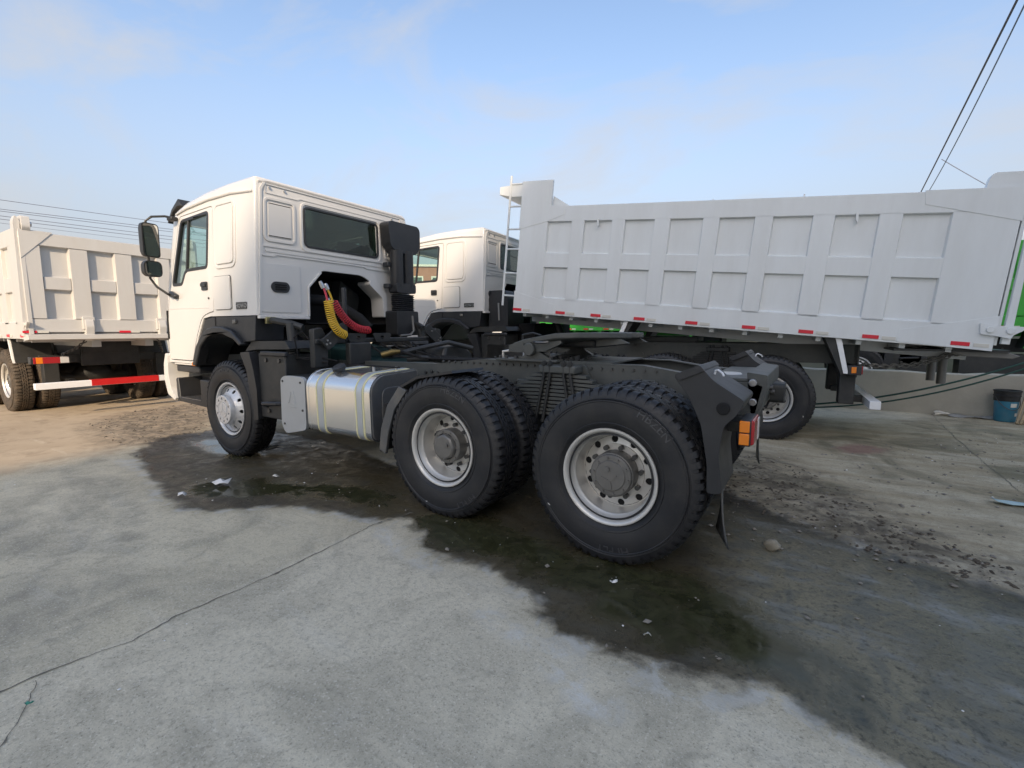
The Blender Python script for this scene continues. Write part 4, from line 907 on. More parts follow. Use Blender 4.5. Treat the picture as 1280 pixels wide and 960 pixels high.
# air intake stack on the far rear corner
ib = MB().plate(rpoly([(-.585, 2.54), (-.555, 2.82), (-.60, 2.855), (-1.09, 2.855), (-1.135, 2.81), (-1.135, 2.56), (-1.03, 2.46), (-.70, 2.46)], .04), 3.745, 3.915, 'x').build('intake_head', 'black_plastic', T, .03, seg=3)
for y in (-.735, -.925): MB().tube([(3.80, y, 2.50), (3.80, y, 2.05), (3.80, y, 1.95)], [.088, .088, .075], 18).build('intake_duct', 'black_plastic', T)
MB().plate(rrect(-1.01, -.65, 1.93, 2.06, .04), 3.72, 3.88, 'x').build('intake_collar', 'black_plastic', T, .02)
bl = MB()
for k in range(9):
    z = 1.69+.026*k
    for dz, g in ((0, 0), (.013, .018)):
        bl.v += [(3.80+(.075+g)*x, -.83+(.16+g)*y, z+dz) for x, y in [(math.copysign(abs(math.cos(a))**.6, math.cos(a)), math.copysign(abs(math.sin(a))**.6, math.sin(a))) for a in np.linspace(0, 2*math.pi, 24, endpoint=False)]]
for k in range(17): bl.f += [(k*24+q, k*24+(q+1) % 24, (k+1)*24+(q+1) % 24, (k+1)*24+q) for q in range(24)]
bl.build('bellows', 'black_plastic', T, smooth=0, recalc=False)
MB().plate(rpoly([(-.62, 1.36), (-.62, 1.69), (-1.02, 1.69), (-1.04, 1.36)], .03), 3.70, 3.92, 'x').build('air_filter_box', 'black_plastic', T, .025)
MB().tube([(3.5, -.48, 1.36), (3.5, -.66, 1.37), (3.5, -.72, 1.42), (3.52, -.72, 1.62)], .016, 8).build('filter_pipe', 'hub_grey', T)
for z in (2.02, 2.30): MB().obox((3.86, -.62, z), (.10, .07, .06), Matrix.Identity(3)).build('intake_bracket', 'black_plastic', T, .01)

# ------------------------------------------------------------------ dump trucks
COLS = [(.56, .99), (1.21, 1.64), (1.87, 2.30), (2.51, 2.93), (3.14, 3.57), (3.79, 4.21), (4.41, 4.84), (5.05, 5.46)]
BL, BH, BW, DEP = 5.96, 1.69, 1.15, .045
def body_side(bd, s, m, reflectors, full=True):
    yb, yt = s*(BW-DEP), s*BW
    P = lambda nm, x0, x1, z0, z1, ch=.016, mm=m, d=0, cb=None, ct=None: MB().frustum(x0, x1, z0, z1, yb, yt+d*s, ch, cb, ct).build(nm, mm, bd, .004)
    P('top_rail', .0, BL, 1.445, BH, .003, cb=.012, ct=.006); P('bottom_rail', .0, BL, .0, .285, .003, cb=.003, ct=.018)
    P('end_panel', .0, .575, .24, 1.47, .014, cb=0, ct=0); P('end_panel', 5.448, BL, .24, 1.47, .014, cb=0, ct=0)
    for (a, b), (c, d) in zip(COLS, COLS[1:]): P('rib', b-.008, c+.008, .24, 1.47, .012, cb=0, ct=0)
    for a, b in COLS: P('crossbar', a-.022, b+.022, .745, .985, .0, d=-.004, cb=.008, ct=.014)
    for q, d in (([(BL+.002, 1.34), (5.46, 1.455), (5.18, 1.555), (5.18, 1.695), (5.42, 1.695), (BL+.002, 1.695)], .005), ([(-.002, 1.355), (.82, 1.55), (.84, 1.70), (-.002, 1.70)], .005),
                 ([(BL+.002, .35), (5.2, .165), (5.17, .02), (BL+.002, -.005)], .005), ([(-.002, .375), (.82, .16), (.83, .02), (-.002, -.005)], .005)):
        MB().plate(q, yt-.01*s, yt+d*s, 'y').build('gusset', m, bd, .003)
    if reflectors:
        for x in (.19, 1.0, 1.66, 2.31, 3.03, 3.76, 4.43, 5.02, 5.80):
            MB().box(x, x+.16, min(yt, yt+s*.011), max(yt, yt+s*.011), .03, .073).build('reflector', 'red_reflector', bd, .002)
            MB().box(x-.16, x-.03, min(yt, yt+s*.0105), max(yt, yt+s*.0105), .03, .068).build('reflector', 'cream_reflector', bd, .002)
def make_body(t, m, tipped, pivot, detail=True, mud='pure_white'):
    """floor mesh is the body part; everything fixed to it is a sub-part"""
    fl = MB()
    fl.box(0, BL, -1.08, 1.08, 0, .06); fl.box(0, BL, 1.055, BW-DEP+.002, .0, BH); fl.box(0, BL, -BW+DEP-.002, -1.055, .0, BH); fl.box(BL-.03, BL, -1.055, 1.055, .05, 2.08)
    fl.box(0, BL, .30, .42, -.14, 0); fl.box(0, BL, -.42, -.30, -.14, 0)
    for x in np.arange(.3, 5.9, .42): fl.box(x, x+.06, -1.05, 1.05, -.055, 0)
    bd = fl.build('dump_body', m, t, .004); bd.location = pivot; bd.rotation_euler = (0, -tipped, 0)
    body_side(bd, 1, m, True); body_side(bd, -1, m, False)
    for s in (1, -1):
        MB().plate([(5.42, 1.65), (5.42, 2.085), (BL, 2.085), (BL, 1.65)], s*1.105, s*(BW+.003), 'y').build('headboard_wing', m, bd, .006)
        MB().plate([(5.43, 1.69), (5.43, 1.86), (5.12, 1.69)], s*1.04, s*1.07, 'y').build('wing_gusset', m, bd, .003)
    MB().plate([(BL-.005, 1.86), (BL-.005, 2.06), (6.40, 2.03), (6.40, 1.90), (6.15, 1.86)], -.95, BW-.03, 'y').build('cab_guard', m, bd, .008)
    # ladder
    ld = MB().tube([(6.19, 1.12, .10), (6.19, 1.12, 2.19)], .019, 8).build('ladder', m, bd)
    for w in (.27, .64, 1.03, 1.35, 1.71, 2.06): MB().tube([(6.19, 1.12, w), (5.95, 1.12, w)], .015, 8).build('rung', m, bd)
    # tailgate
    tg = MB().box(-.035, -.005, -1.13, 1.13, .06, 1.66).build('tailgate', m, bd, .006)
    for s in (1, -1):
        MB().plate(rpoly([(.0, BH-.01), (.33, BH-.01), (.31, 1.83), (.28, 1.865), (-.14, 1.865), (-.16, 1.70), (-.10, 1.62), (0, 1.62)], .03), s*1.02, s*1.11, 'y').build('hinge_arm', m, bd, .006)
        MB().cyl((-.06, s*.99, 1.76), (-.06, s*1.14, 1.76), .035, 14).build('hinge_pin', 'steel', bd)
        MB().plate(rpoly([(.13, .17), (.15, .29), (.0, .27), (-.22, .275), (-.20, .235), (-.13, .18), (-.12, .14), (.0, .16)], .015), s*BW, s*(BW+.035), 'y').build('tailgate_latch', m, bd, .005)
        for x in (.06, -.10): MB().cyl((x, s*(BW+.03), .225), (x, s*(BW+.05), .225), .035, 16).build('latch_pin', m, bd, .004)
        MB().plate([(-.06, .08), (-.06, 1.63), (-.11, 1.63), (-.13, .08)], s*1.10, s*(BW+.003), 'y').build('corner_post', m, bd, .005)
        # slanted mud plates hung under the body
        for q in (([(3.93, .0), (4.07, .0), (4.18, -.36), (4.12, -.37)], 0), ([(1.36, .02), (1.54, .02), (1.29, -.44), (1.22, -.42)], 1)):
            MB().plate(q[0], s*.62, s*(BW-.06), 'y').build('mud_plate', 'dark_chassis', bd)
            p = q[0]; a = (p[0], p[3]) if q[1] == 0 else (p[1], p[2])
            dx = .05 if q[1] == 0 else -.05
            ed = [p[1], p[2], (p[2][0]-.055, p[2][1]), (p[1][0]-.06, p[1][1])] if q[1] == 0 else [p[0], p[3], (p[3][0]+.05, p[3][1]), (p[0][0]+.06, p[0][1])]
            MB().plate(ed, s*(BW-.065), s*(BW-.035), 'y').build('mud_plate_edge', mud, bd)
    return bd, tg
def tail_ribs(bd, m, detail=True):
    cols = [(-1.06, -.72), (-.53, -.17), (.05, .40), (.61, .94)]
    g = lambda nm, y0, y1, z0, z1, d=.075, ch=.016: MB().add(*frx(y0, y1, z0, z1, -.03, -.035-d, ch)).build(nm, m, bd)
    g('tailgate_rail', -1.15, 1.15, 1.44, 1.66); g('tailgate_rail', -1.15, 1.15, .10, .33)
    ys = [-1.15]+[v for c in cols for v in c]+[1.15]
    for k in range(0, len(ys), 2): g('tailgate_rib', ys[k]-(.018 if k else 0), ys[k+1]+(.018 if k < 8 else 0), .31, 1.46, .078, .018)
    for a, b in cols: g('tailgate_crossbar', a-.004, b+.004, .77, .99, .06, .018)
    for s in (1, -1):
        MB().plate([(s*1.15, 1.23), (s*1.15, 1.665), (s*.78, 1.665)], -.122, -.11, 'x').build('tailgate_gusset', m, bd, .002)
        MB().plate(rpoly([(s*1.13, .05), (s*1.205, .05), (s*1.185, 1.78), (s*1.16, 1.86), (s*1.12, 1.80)], .01), -.10, .06, 'x').build('tailgate_post', m, bd, .008)
    for y in (.47, -.52):
        MB().plate(rpoly([(.02, .32), (-.17, .32), (-.20, .20), (-.17, .02), (-.07, -.04), (-.06, .06)], .02), y-.05, y+.05, 'y').build('tailgate_hook', m, bd, .006)
        MB().box(-.16, -.10, y-.075, y+.075, .16, .36).build('hook_plate', m, bd, .006)
    MB().add(*frx(-1.2, 1.2, -.02, .09, -.03, -.20, .02)).build('tail_apron', m, bd)
    for y in (1.07, -.07, -1.15):
        MB().box(-.118, -.108, y, y+.15, .10, .135).build('reflector', 'red_reflector', bd); MB().box(-.118, -.108, y-.13, y-.01, .10, .13).build('reflector', 'cream_reflector', bd)
def make_dump(name_label, loc, rz, m, tip, cabdz=.17, front=5.10, tyre='rubber', detail=2, group=None, cab=True, pivot=(-2.12, 0, 1.21)):
    t = thing('dump_truck', name_label, 'truck', loc, rz, group)
    if cab:
        for o in CAB_PARTS: copy_part(o, t, (front-4.575-.04, 0, cabdz))
    for s in (1, -1): wheel(t, front, 1.15, 'front', s, tyre)
    dual(t, 1.35, 'mid', tyre=tyre, out=1.19); dual(t, 0, 'rear', tyre=tyre, out=1.19, **({'sticker': R(205)} if detail == 2 else {}))
    chassis(t, -1.05, front+1.2, .98, 1.24, 'dark_chassis' if detail < 2 else 'chassis', .43, (0, 1.35), front)
    for s in (1, -1):
        leaf_pack(t, .675, s, 1.16, 'dark_chassis', 10)
        MB().plate(rpoly([(.2, .86), (.36, 1.18), (1.0, 1.18), (1.16, .86)], .02), s*.432, s*.462, 'y').build('suspension_bracket', 'chassis', t, .006)
        rv = MB()
        for x, z in [(x, 1.2) for x in np.arange(1.3, 3.6, .32)]+[(x, 1.05) for x in np.arange(1.4, 3.4, .41)]: rv.cyl((x, s*.43, z), (x, s*.448, z), .016, 8)
        rv.build('bolts', 'dark_steel', t)
        MB().box(-.93, -.88, min(s*.40, s*.95), max(s*.40, s*.95), .86, 1.0).build('lamp_bracket', 'dark_chassis', t, .006)
        MB().box(-.97, -.80, min(s*.72, s*.92), max(s*.72, s*.92), .50, .98).build('underrun_post', 'dark_chassis', t, .01)
        lp = MB().box(-1.0, -.86, min(s*.72, s*(1.12 if detail == 2 else 1.19)), max(s*.72, s*(1.12 if detail == 2 else 1.19)), .885, 1.0).build('tail_lamp', 'black_plastic', t, .008)
        for (a, b, mm) in ((1.05, 1.13, 'amber_lens'), (1.13, 1.16, 'red_lens'), (.84, 1.05, 'red_lens'), (.73, .84, 'clear_lens'))[2 if detail == 2 else 0:]:
            MB().box(-1.02, -.995, min(s*a, s*b), max(s*a, s*b), .892, .993).build('lens', mm, lp, .004)
        MB().box(-.945, -.895, min(s*1.118, s*1.132), max(s*1.118, s*1.132), .91, .985).build('lens', 'amber_lens', lp, .004)
    ub = MB().box(-1.20, -1.09, -1.21, 1.21, .49, .59).build('underrun_bar', 'pure_white', t, .006)
    for a in (.40, -.05): pass
    if detail < 2: MB().box(-1.206, -1.086, -.45, .52, .494, .595).build('red_band', 'red_paint', ub)
    MB().box(-1.10, -.85, .55, .65, .50, .58).build('underrun_arm', 'dark_chassis', t); MB().box(-1.10, -.85, -.65, -.55, .50, .58).build('underrun_arm', 'dark_chassis', t)
    MB().box(-1.04, -.98, -.43, .43, .80, 1.24).build('tail_beam', 'dark_chassis', t, .008)
    MB().plate(rpoly([(2.2, .45), (2.2, .95), (3.4, .95), (3.4, .45)], .06), .62, 1.12, 'y').build('fuel_tank', 'dark_chassis', t, .02)
    MB().plate(rpoly([(3.6, .5), (3.6, 1.18), (4.35, 1.18), (4.35, .5)], .04), .60, 1.12, 'y').build('battery_box', 'dark_chassis', t, .02)
    MB().box(3.7, 4.4, -1.1, .55, .75, 1.55).build('engine_block', 'void_black', t, .02)
    bd, tg = make_body(t, m, tip, pivot, mud='pure_white' if m != 'green_paint' else 'green_paint')
    return t, bd
a = R(3.5); F = Vector((math.cos(a), math.sin(a), 0)); N = Vector((-math.sin(a), math.cos(a), 0))
locA = Vector((-.74, -3.06, 0))+F*.22-N*1.19
dumpA, bodyA = make_dump('white dump truck with its grey white body partly raised, parked behind the tractor unit', locA, a, 'body_white', R(5))
# lift gear and subframe under the raised body
MB().tube([(3.3, 0, 1.05), (3.55, 0, 1.60)], [.09, .07], 14).build('hoist_cylinder', 'dark_chassis', dumpA)
MB().plate([(1.0, 1.25), (3.6, 1.25), (3.6, 1.32), (1.0, 1.32)], -.40, .40, 'y').build('subframe', 'dark_chassis', dumpA)
MB().plate(rpoly([(-1.0, 1.24), (-1.0, 1.32), (-.85, 1.36), (-.72, 1.30), (-.5, 1.24)], .03), .30, .40, 'y').build('body_pivot', 'dark_chassis', dumpA, .01)
MB().plate(rpoly([(4.03, 1.42), (4.42, 1.42), (4.42, 1.98), (4.36, 2.12), (4.1, 2.12), (4.03, 1.98)], .03), .35, .95, 'y').build('hydraulic_tank', 'black_plastic', dumpA, .02)
MB().tube([(4.2, .96, 1.6), (4.2, .98, 1.9)], .015, 6).build('tank_gauge', 'steel', dumpA)
def chain(name, P, pitch, r, wire, m, parent=None):
    pts = [Vector(p) for p in P]; L = [0]
    for p, q in zip(pts, pts[1:]): L.append(L[-1]+(q-p).length)
    mb = MB(); n = int(L[-1]/pitch)
    for k in range(n):
        d = (k+.5)*pitch; i = max(j for j in range(len(L)-1) if L[j] <= d); t = (d-L[i])/(L[i+1]-L[i]); c = pts[i].lerp(pts[i+1], t); dr = (pts[i+1]-pts[i]).normalized()
        up = Vector((0, 0, 1)) if k % 2 else dr.cross(Vector((0, 0, 1))).normalized(); up = (up-dr*up.dot(dr)).normalized()
        mb.tube([c+dr*math.cos(q)*pitch*.72+up*math.sin(q)*r for q in np.linspace(0, 2*math.pi, 10, endpoint=False)], wire, 5, True)
    return mb.build(name, m, parent)
for y in (.62, .45): chain('safety_chain', [(-1.04, y, 1.02-.05*(y < .5)), (-1.12, y, .98), (-1.35, y, .97), (-1.6, y, 1.0), (-1.95, y, 1.14), (-2.1, y, 1.2)], .05, .022, .0085, 'hub_grey', dumpA)
for y in (-.1, -.6): MB().cyl((-2.02, y, .72), (-2.02, y, 1.20), .05, 14).build('hydraulic_ram', 'hub_grey', dumpA)
MB().box(-2.3, -1.3, -1.05, 1.05, 1.19, 1.215).build('tail_floor', 'dark_chassis', dumpA)
MB().plate([(-1.62, 1.27), (-2.28, 1.20), (-2.40, 1.15), (-2.34, 1.12), (-1.95, 1.14)], .30, 1.0, 'y').build('spill_plate', 'hub_grey', dumpA, .006)
# ladder-side hook on the rear of the cab and small eyes on the top rail
for u in (4.62, 1.43): MB().plate(rpoly([(u-.012, 1.48), (u+.012, 1.48), (u+.008, 1.40), (u-.014, 1.36), (u-.02, 1.38)], .004), BW-.01, BW+.035, 'y').build('tarp_hook', 'body_white', bodyA, .003)
for u, h in ((2.0, .035), (3.05, .015)): MB().cyl((u, 1.1, BH), (u, 1.1, BH+h), .01, 8).build('rail_eye', 'pure_white', bodyA)
# the loaded-looking white one on the left, tail towards us
dumpB, bodyB = make_dump('white dump truck on the left, tail towards us, red and white bar below', (10.98, .54, 0), 0, 'warm_white', 0, tyre='dusty_tread', detail=1, pivot=(-1.67, 0, 1.285), front=5.1)
bodyB.scale.y = 1.055
tail_ribs(bodyB, 'warm_white')
for s in (1, -1): chain('gate_chain', [(-1.72, s*.5, 1.28), (-1.5, s*.62, 1.12), (-1.2, s*.75, 1.0)], .05, .02, .008, 'dark_steel', dumpB)
for o in dumpB.children:
    if o.name.split('.')[0] in ('underrun_bar', 'tail_lamp'): o.location.x -= .55
# green ones beyond the low wall
GREEN = 'green dump trucks beyond the low wall'
make_dump('green dump truck behind the raised white body, glimpsed under it', (2.3, -11.2, 0), 0, 'green_paint', 0, detail=1, cab=True, pivot=(-1.67, 0, 1.40), front=5.1, group=GREEN)
make_dump('green dump truck at the right edge, behind the low concrete wall', (-6.9, -10.2, 0), 0, 'green_paint', 0, detail=1, cab=True, pivot=(-1.67, 0, 1.44), front=5.1, group=GREEN)

# ------------------------------------------------------------------ low concrete wall and yard things
wl_ = MB()
W0, W1 = -9.0, 5.0; nx = 60; base = []
for i in range(nx+1):
    x = W0+(W1-W0)*i/nx; z = .71+.012*math.sin(i*.9)+.008*math.sin(i*2.7); j = .008*math.sin(i*1.7)
    base.append([(x, -6.70+j, -.05), (x, -6.70+j, z-.015), (x, -6.72+j, z), (x, -6.93, z), (x, -6.95, z-.02), (x, -6.95, -.05)])
wl_.v = [p for r_ in base for p in r_]
for i in range(nx): wl_.f += [(i*6+k, i*6+k+1, (i+1)*6+k+1, (i+1)*6+k) for k in range(5)]
wl_.f += [tuple(range(6)), tuple(nx*6+k for k in range(5, -1, -1))]
tag(wl_.build('low_wall', 'barrier_concrete'), 'low grey concrete wall behind the raised dump truck', 'wall')
bk = thing('bucket', 'blue plastic bucket with a black top standing by the low wall', 'bucket', (-3.60, -6.46, 0), .3)
MB().lathe([(0, .005), (.115, .005), (.125, .02), (.142, .33), (.148, .335)], 28, axis='z').build('bucket_body', 'bucket_blue', bk)
MB().lathe([(.148, .33), (.150, .40), (.158, .405), (.158, .42), (.152, .425), (.154, .47), (.163, .475), (.163, .495), (.150, .50), (.145, .49), (.140, .30)], 28, axis='z').build('bucket_collar', 'bucket_black', bk)
MB().tube([(.15*math.cos(q), .16*math.sin(q), .40-.20*math.sin(q)) for q in np.linspace(0, math.pi, 12)], .005, 6).build('bucket_handle', 'dark_steel', bk)
lb = MB()
for s_, (qa, qb, z0, z1) in enumerate(((1.4, 2.0, .24, .30), (1.9, 2.25, .10, .15))):
    n0 = len(lb.v); K = 6
    for k in range(K+1):
        q = qa+(qb-qa)*k/K
        for z in (z0, z1): r_ = .127+.055*z; lb.v.append((r_*math.cos(q), r_*math.sin(q), z))
    lb.f += [(n0+2*k, n0+2*k+2, n0+2*k+3, n0+2*k+1) for k in range(K)]
lb.build('bucket_sticker', 'cream_reflector', bk, recalc=False)
tag(MB().tube([(-3.66, -6.15, .02), (-3.88, -6.60, .66)], .016, 6).build('wooden_stick', 'wood'), 'front wooden stick leaning on the wall beside the bucket', 'stick', 'sticks leaning beside the bucket')
tag(MB().tube([(-3.70, -6.14, .02), (-3.96, -6.62, .68)], .019, 6).build('wooden_stick', 'wood'), 'thicker middle wooden stick leaning on the wall by the bucket', 'stick', 'sticks leaning beside the bucket')
tag(MB().tube([(-3.74, -6.16, .02), (-4.06, -6.64, .70)], .014, 6).build('wooden_stick', 'wood'), 'thin rear wooden stick leaning on the wall, rightmost of three', 'stick', 'sticks leaning beside the bucket')
sh = MB()
for i in range(9):
    t_ = i/8; x = -2.95-.62*t_; y = -6.56-.05*t_
    for k, (dy, dz) in enumerate(((-.09, .03), (-.03, .012), (.03, .010), (.09, .022))): sh.v.append((x, y+dy, dz+.012*math.sin(i*1.1+k)))
for i in range(8): sh.f += [(i*4+k, i*4+k+1, i*4+k+5, i*4+k+4) for k in range(3)]
o = sh.build('metal_sheet', 'tarnished_sheet', recalc=False); tag(o, 'bent grey metal sheet lying at the foot of the low wall', 'metal sheet'); sd = o.modifiers.new('s', 'SOLIDIFY'); sd.thickness = .006
def lump(c, sx, sy, sz, seed, n=2, rough=.35):
    bm = bmesh.new(); bmesh.ops.create_icosphere(bm, subdivisions=n, radius=1); rr = random.Random(seed)
    ph = [rr.uniform(0, 6) for _ in range(6)]
    for v in bm.verts:
        d = v.co.normalized(); k = 1+rough*(math.sin(2.3*d.x+ph[0])*math.sin(2.1*d.y+ph[1])+.5*math.sin(4.1*d.z+ph[2]+3*d.x)+.3*math.sin(7*d.y+ph[3]))
        v.co = Vector((d.x*sx*k, d.y*sy*k, d.z*sz*k))+Vector(c)
    me = bpy.data.meshes.new('lump'); bm.to_mesh(me); bm.free(); finish(me, 50); return me
tag(link('crumpled_rag', lump((-2.87, -6.62, .03), .09, .05, .035, 3, 3, .5), 'cloth'), 'crumpled pale rag at the end of the metal sheet', 'rag')
tag(link('stone', lump((-.87, .49, .032), .05, .036, .034, 5, 3, .22), 'stone'), 'fist sized tan stone on the wet ground behind the rear wheel', 'stone')
def sagline(p0, p1, sag, n=24): 
    A, B = Vector(p0), Vector(p1); return [A.lerp(B, i/n)-Vector((0, 0, sag*4*(i/n)*(1-i/n))) for i in range(n+1)]
rp = MB()
tag(MB().tube(sagline((-.75, -5.2, .18), (-5.4, -6.5, 1.95), .34), .014, 6).build('green_rope', 'green_rope'), 'upper dark green rope slung across to the low wall', 'rope', 'green ropes')
tag(MB().tube(sagline((-.75, -5.3, .13), (-5.4, -6.55, 1.93), .42), .013, 6).build('green_rope', 'green_rope'), 'lower dark green rope hanging slacker before the low wall', 'rope', 'green ropes')
# litter
def flake(name, x, y, w, h, rz, m, label, cat, z=.012, curl=.02, group=None):
    mb = MB(); rr = random.Random(x*97+y)
    for i in range(4):
        for j in range(3): mb.v.append((w*(i/3-.5)+rr.uniform(-.15, .15)*w/3, h*(j/2-.5)+rr.uniform(-.2, .2)*h/2, z+rr.uniform(0, curl)))
    for i in range(3):
        for j in range(2): k = i*3+j; mb.f.append((k, k+3, k+4, k+1))
    o = mb.build(name, m, recalc=False, loc=(x, y, 0)); o.rotation_euler = (0, 0, rz); tag(o, label, cat, group); sd = o.modifiers.new('s', 'SOLIDIFY'); sd.thickness = .002
    return o
def fl(px, py, *a, **k): x, y = bp_ground(px, py); return flake(a[0], x, y, *a[1:], **k)
fl(346, 563, 'plastic_scrap', .22, .11, .5, 'scrap_white', 'crumpled white plastic scrap behind the front wheel', 'litter', curl=.05)
fl(330, 567, 'plastic_scrap', .12, .06, 1.2, 'scrap_white', 'small white plastic shred beside the front wheel', 'litter', curl=.03)
fl(278, 606, 'plastic_bag', .13, .10, .3, 'scrap_white', 'torn white bag lying in the small puddle', 'litter', curl=.05)
fl(228, 621, 'paper_scrap', .06, .05, .9, 'scrap_white', 'small pale paper at the left tip of the puddle', 'litter', curl=.03)
fl(345, 597, 'paper_scrap', .06, .03, .2, 'cream_reflector', 'small cream paper on wet ground before the fuel tank', 'litter')
fl(767, 731, 'paper_scrap', .04, .02, .4, 'scrap_white', 'white and red scrap in the green puddle', 'litter')
fl(37, 885, 'plastic_scrap', .022, .016, .7, 'scrap_green', 'tiny teal plastic scrap near the slab joint', 'litter')
fl(809, 797, 'paper_scrap', .035, .018, .7, 'cream_reflector', 'small dull leaf like scrap on the wet concrete', 'litter')
fl(1268, 632, 'plastic_bag', .26, .09, .2, 'teal_weed', 'pale bluish plastic at the right edge of the yard', 'litter', curl=.03)
# loose stones, mud crumbs
def scatter(name, polys, count, smin, smax, m, label, cat, zf=.5, lim=None):
    mb = MB(); rr = random.Random(len(name)*13+count); oct_ = [(1, 0, 0), (-1, 0, 0), (0, 1, 0), (0, -1, 0), (0, 0, 1), (0, 0, -1)]
    fs = [(0, 2, 4), (2, 1, 4), (1, 3, 4), (3, 0, 4), (2, 0, 5), (1, 2, 5), (3, 1, 5), (0, 3, 5)]
    for poly, wgt in polys:
        P = np.array(poly); lo, hi = P.min(0), P.max(0); n = int(count*wgt); k = 0; tries = 0
        while k < n and tries < n*30:
            tries += 1; x, y = rr.uniform(lo[0], hi[0]), rr.uniform(lo[1], hi[1])
            if sdf(poly, np.array([x]), np.array([y]))[0] > rr.uniform(-.05, .12): continue
            s = smin+(smax-smin)*rr.random()**3.5; a_ = rr.uniform(0, 6.3); ca, sa = math.cos(a_), math.sin(a_); e = rr.uniform(.5, 1)
            vs = []
            for v in oct_:
                q = rr.uniform(.7, 1.2); X, Y_, Z_ = v[0]*s*q, v[1]*s*e*q, v[2]*s*zf*q; vs.append((x+X*ca-Y_*sa, y+X*sa+Y_*ca, Z_+s*zf*.45))
            mb.add(vs, fs); k += 1
    o = mb.build(name, m, smooth=0); tag(o, label, cat, kind='stuff'); return o
yard = [bp_ground(*p) for p in [(880, 600), (1000, 560), (1290, 540), (1290, 760), (1180, 730), (1000, 690), (900, 660)]]
near = [bp_ground(*p) for p in [(0, 960), (1280, 960), (1280, 700), (900, 600), (200, 560), (0, 600)]]
scatter('mud_crumbs', [(MUD[0], .62), (MUD[1], .38)], 4200, .003, .026, 'mud_clod', 'dark crumbs of mud and dirt strewn over the yard', 'mud')
scatter('gravel', [(yard, .55), (MUD[0], .2), (MUD[1], .1), (WET, .15)], 1500, .003, .024, 'pebble', 'loose grey gravel scattered over the concrete yard', 'gravel')
scatter('pale_chips', [(yard, .45), (near, .25), (WET, .3)], 150, .003, .013, 'scrap_white', 'small pale stone and paper chips on the concrete', 'chips')

# ------------------------------------------------------------------ overhead lines
def at_x(px, py, X):
    r = fw.cross(Vector((0, 0, 1))).normalized(); u = r.cross(fw); d = fw+r*((px-640)/591.4)+u*((480-py)/591.4); return cam.location+d*((X-cam.location.x)/d.x)
def at_y(px, py, Y):
    r = fw.cross(Vector((0, 0, 1))).normalized(); u = r.cross(fw); d = fw+r*((px-640)/591.4)+u*((480-py)/591.4); return cam.location+d*((Y-cam.location.y)/d.y)
WX = 30
pe = at_x(430, 312, WX); ps = at_x(0, 255, WX); dirw = (ps-pe); far_p = pe+dirw*2.6
for nm, p in (('near', pe), ('far', far_p)):
    po = thing('utility_pole', 'grey concrete utility pole behind the tractor cab' if nm == 'near' else 'grey concrete utility pole outside the yard to the left', 'utility pole', (p.x+.15, p.y, 0))
    MB().lathe([(.17, 0), (.11, p.z+.6), (0, p.z+.6)], 14, axis='z').build('pole_shaft', 'pole', po)
    MB().box(-.05, .05, -.9, .9, p.z-.25, p.z-.15).build('cross_arm', 'pole', po)
for i, (yl, yr, lab) in enumerate(((243, 270, 'highest single thin wire above the left dump truck'), (254.5, 278, 'second wire from the top above the left dump truck'), (257, 281, 'third wire from the top above the left dump truck'), (263, 287, 'fourth wire from the top above the left dump truck'), (267, 291, 'fifth wire from the top above the left dump truck'), (272, 296, 'lowest faint wire above the left dump truck'))):
    A0, B0 = at_x(0, yl, WX), at_x(180, yr, WX); d = B0-A0; t1 = (pe.y-A0.y)/d.y; t0 = (far_p.y-A0.y)/d.y
    P0, P1 = A0+d*t0, A0+d*t1
    tag(MB().tube(sagline(P0, P1, .25, 16), .011 if i != 5 else .007, 5).build('overhead_wire', 'wire'), lab, 'wire', 'wires on the left')
C0, C1 = at_y(1272, -4, -5.5), at_y(1152, 237, -15); d = C1-C0
tag(MB().tube(sagline(C0-d*.5, C1+d*.6, .05, 30), .016, 6).build('overhead_cable', 'wire'), 'thick dark bundled cable rising to the top right corner', 'cable')
D0, D1 = at_y(1262, 30, -5.7), at_y(1156, 237, -15); d2 = D1-D0
tag(MB().tube(sagline(D0-d2*.3, D1+d2*.5, .35, 30), .010, 5).build('overhead_wire', 'thin_wire'), 'thin bluish wire drooping beside the thick cable', 'wire')
E0, E1 = at_y(1177, 199, -14), at_y(1236, 229, -14)
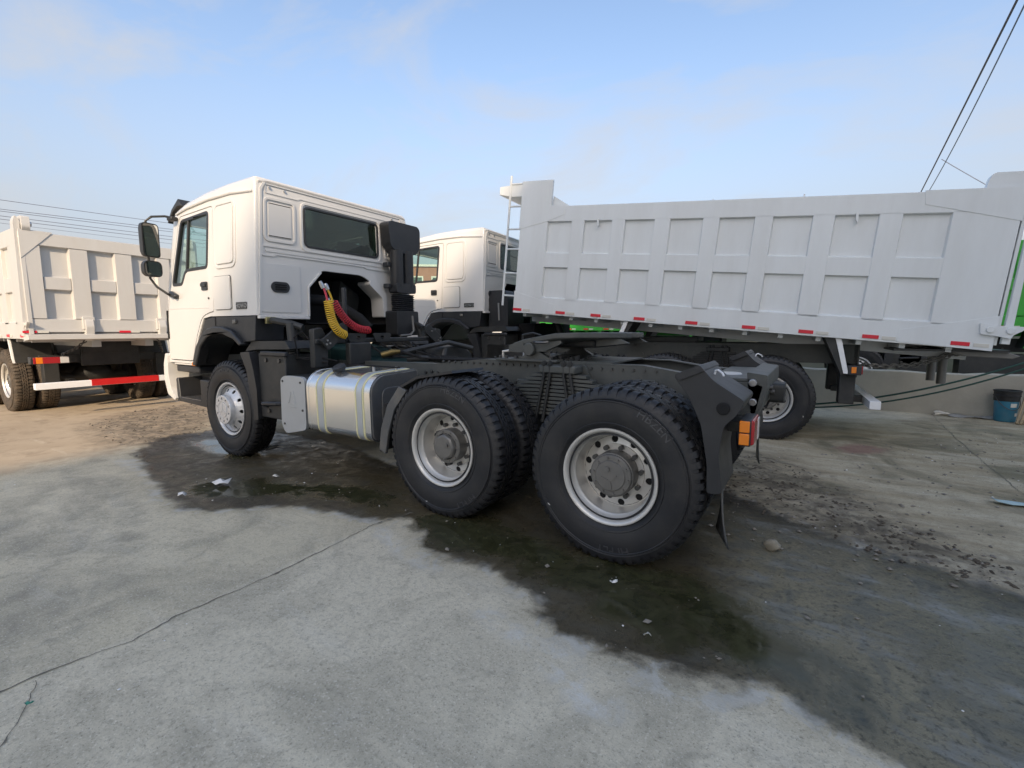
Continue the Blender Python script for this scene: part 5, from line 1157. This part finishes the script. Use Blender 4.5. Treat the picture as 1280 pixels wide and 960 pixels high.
tag(MB().tube(sagline(E0, E0+(E1-E0)*4, .1, 12), .011, 5).build('overhead_wire', 'thin_wire'), 'faint branch wire sloping right above the raised body', 'wire')

# ------------------------------------------------------------------ buildings
# the shed behind the photographer, whose shadow covers the near half of the yard
sd_ = thing('shed', 'tall pale workshop shed behind the viewer whose shadow covers the yard', 'building', (-9.92, 14.0, 0), R(4.8))
H = 18.0
MB().box(-40, 0, 0, 30, 0, H-.3).build('shed_wall', 'shed_wall', sd_)
MB().plate([(-40.2, H-.3), (.02, H-.3), (.02, H), (-20, H+.02), (-40.2, H)], -.05, 30.2, 'y').build('shed_roof', 'shed_roof', sd_)
dr = MB().box(-12, -6, -.06, 0, 0, 4.6).build('shed_door', 'shed_roof', sd_)
for k in range(10): MB().box(-12, -6, -.09, -.06, .2+.43*k, .5+.43*k).build('door_slat', 'shed_roof', dr)
bw = MB()
bw.box(-22, 40, -13.6, -13.3, 0, 2.4); bw.box(-22, 40, -13.66, -13.24, 2.4, 2.5)
tag(bw.build('boundary_wall', 'barrier_concrete'), 'long plain boundary wall far behind the green dump trucks', 'wall')
# a brick house seen through the windows of the second cab
hb = thing('brick_house', 'red brick house with pale windows seen through the second cab window', 'building', (27, -27, 0), R(-52))
MB().box(-5, 5, -3, 3, 0, 6.1).build('house_wall', 'facade_brick', hb)
for i in range(4):
    for z in (1.2, 3.9):
        for y_ in (-3.0,):
            w = MB().box(-4.3+2.4*i, -3.0+2.4*i, -3.06, -2.9, z, z+1.5).build('house_window', 'facade_trim', hb)
            for k in range(2): MB().box(-4.2+2.4*i+.6*k, -3.68+2.4*i+.6*k, -3.08, -3.055, z+.1, z+1.4).build('house_pane', 'dark_glass', w)
    for z in (1.2, 3.9):
        w = MB().box(-5.06, -4.9, -2.6+1.4*i, -1.8+1.4*i, z, z+1.5).build('house_window', 'facade_trim', hb)
        MB().box(-5.08, -5.055, -2.5+1.4*i, -1.9+1.4*i, z+.1, z+1.4).build('house_pane', 'dark_glass', w)
MB().box(-5.15, 5.15, -3.15, 3.15, 6.1, 6.25).build('house_cornice', 'facade_trim', hb)
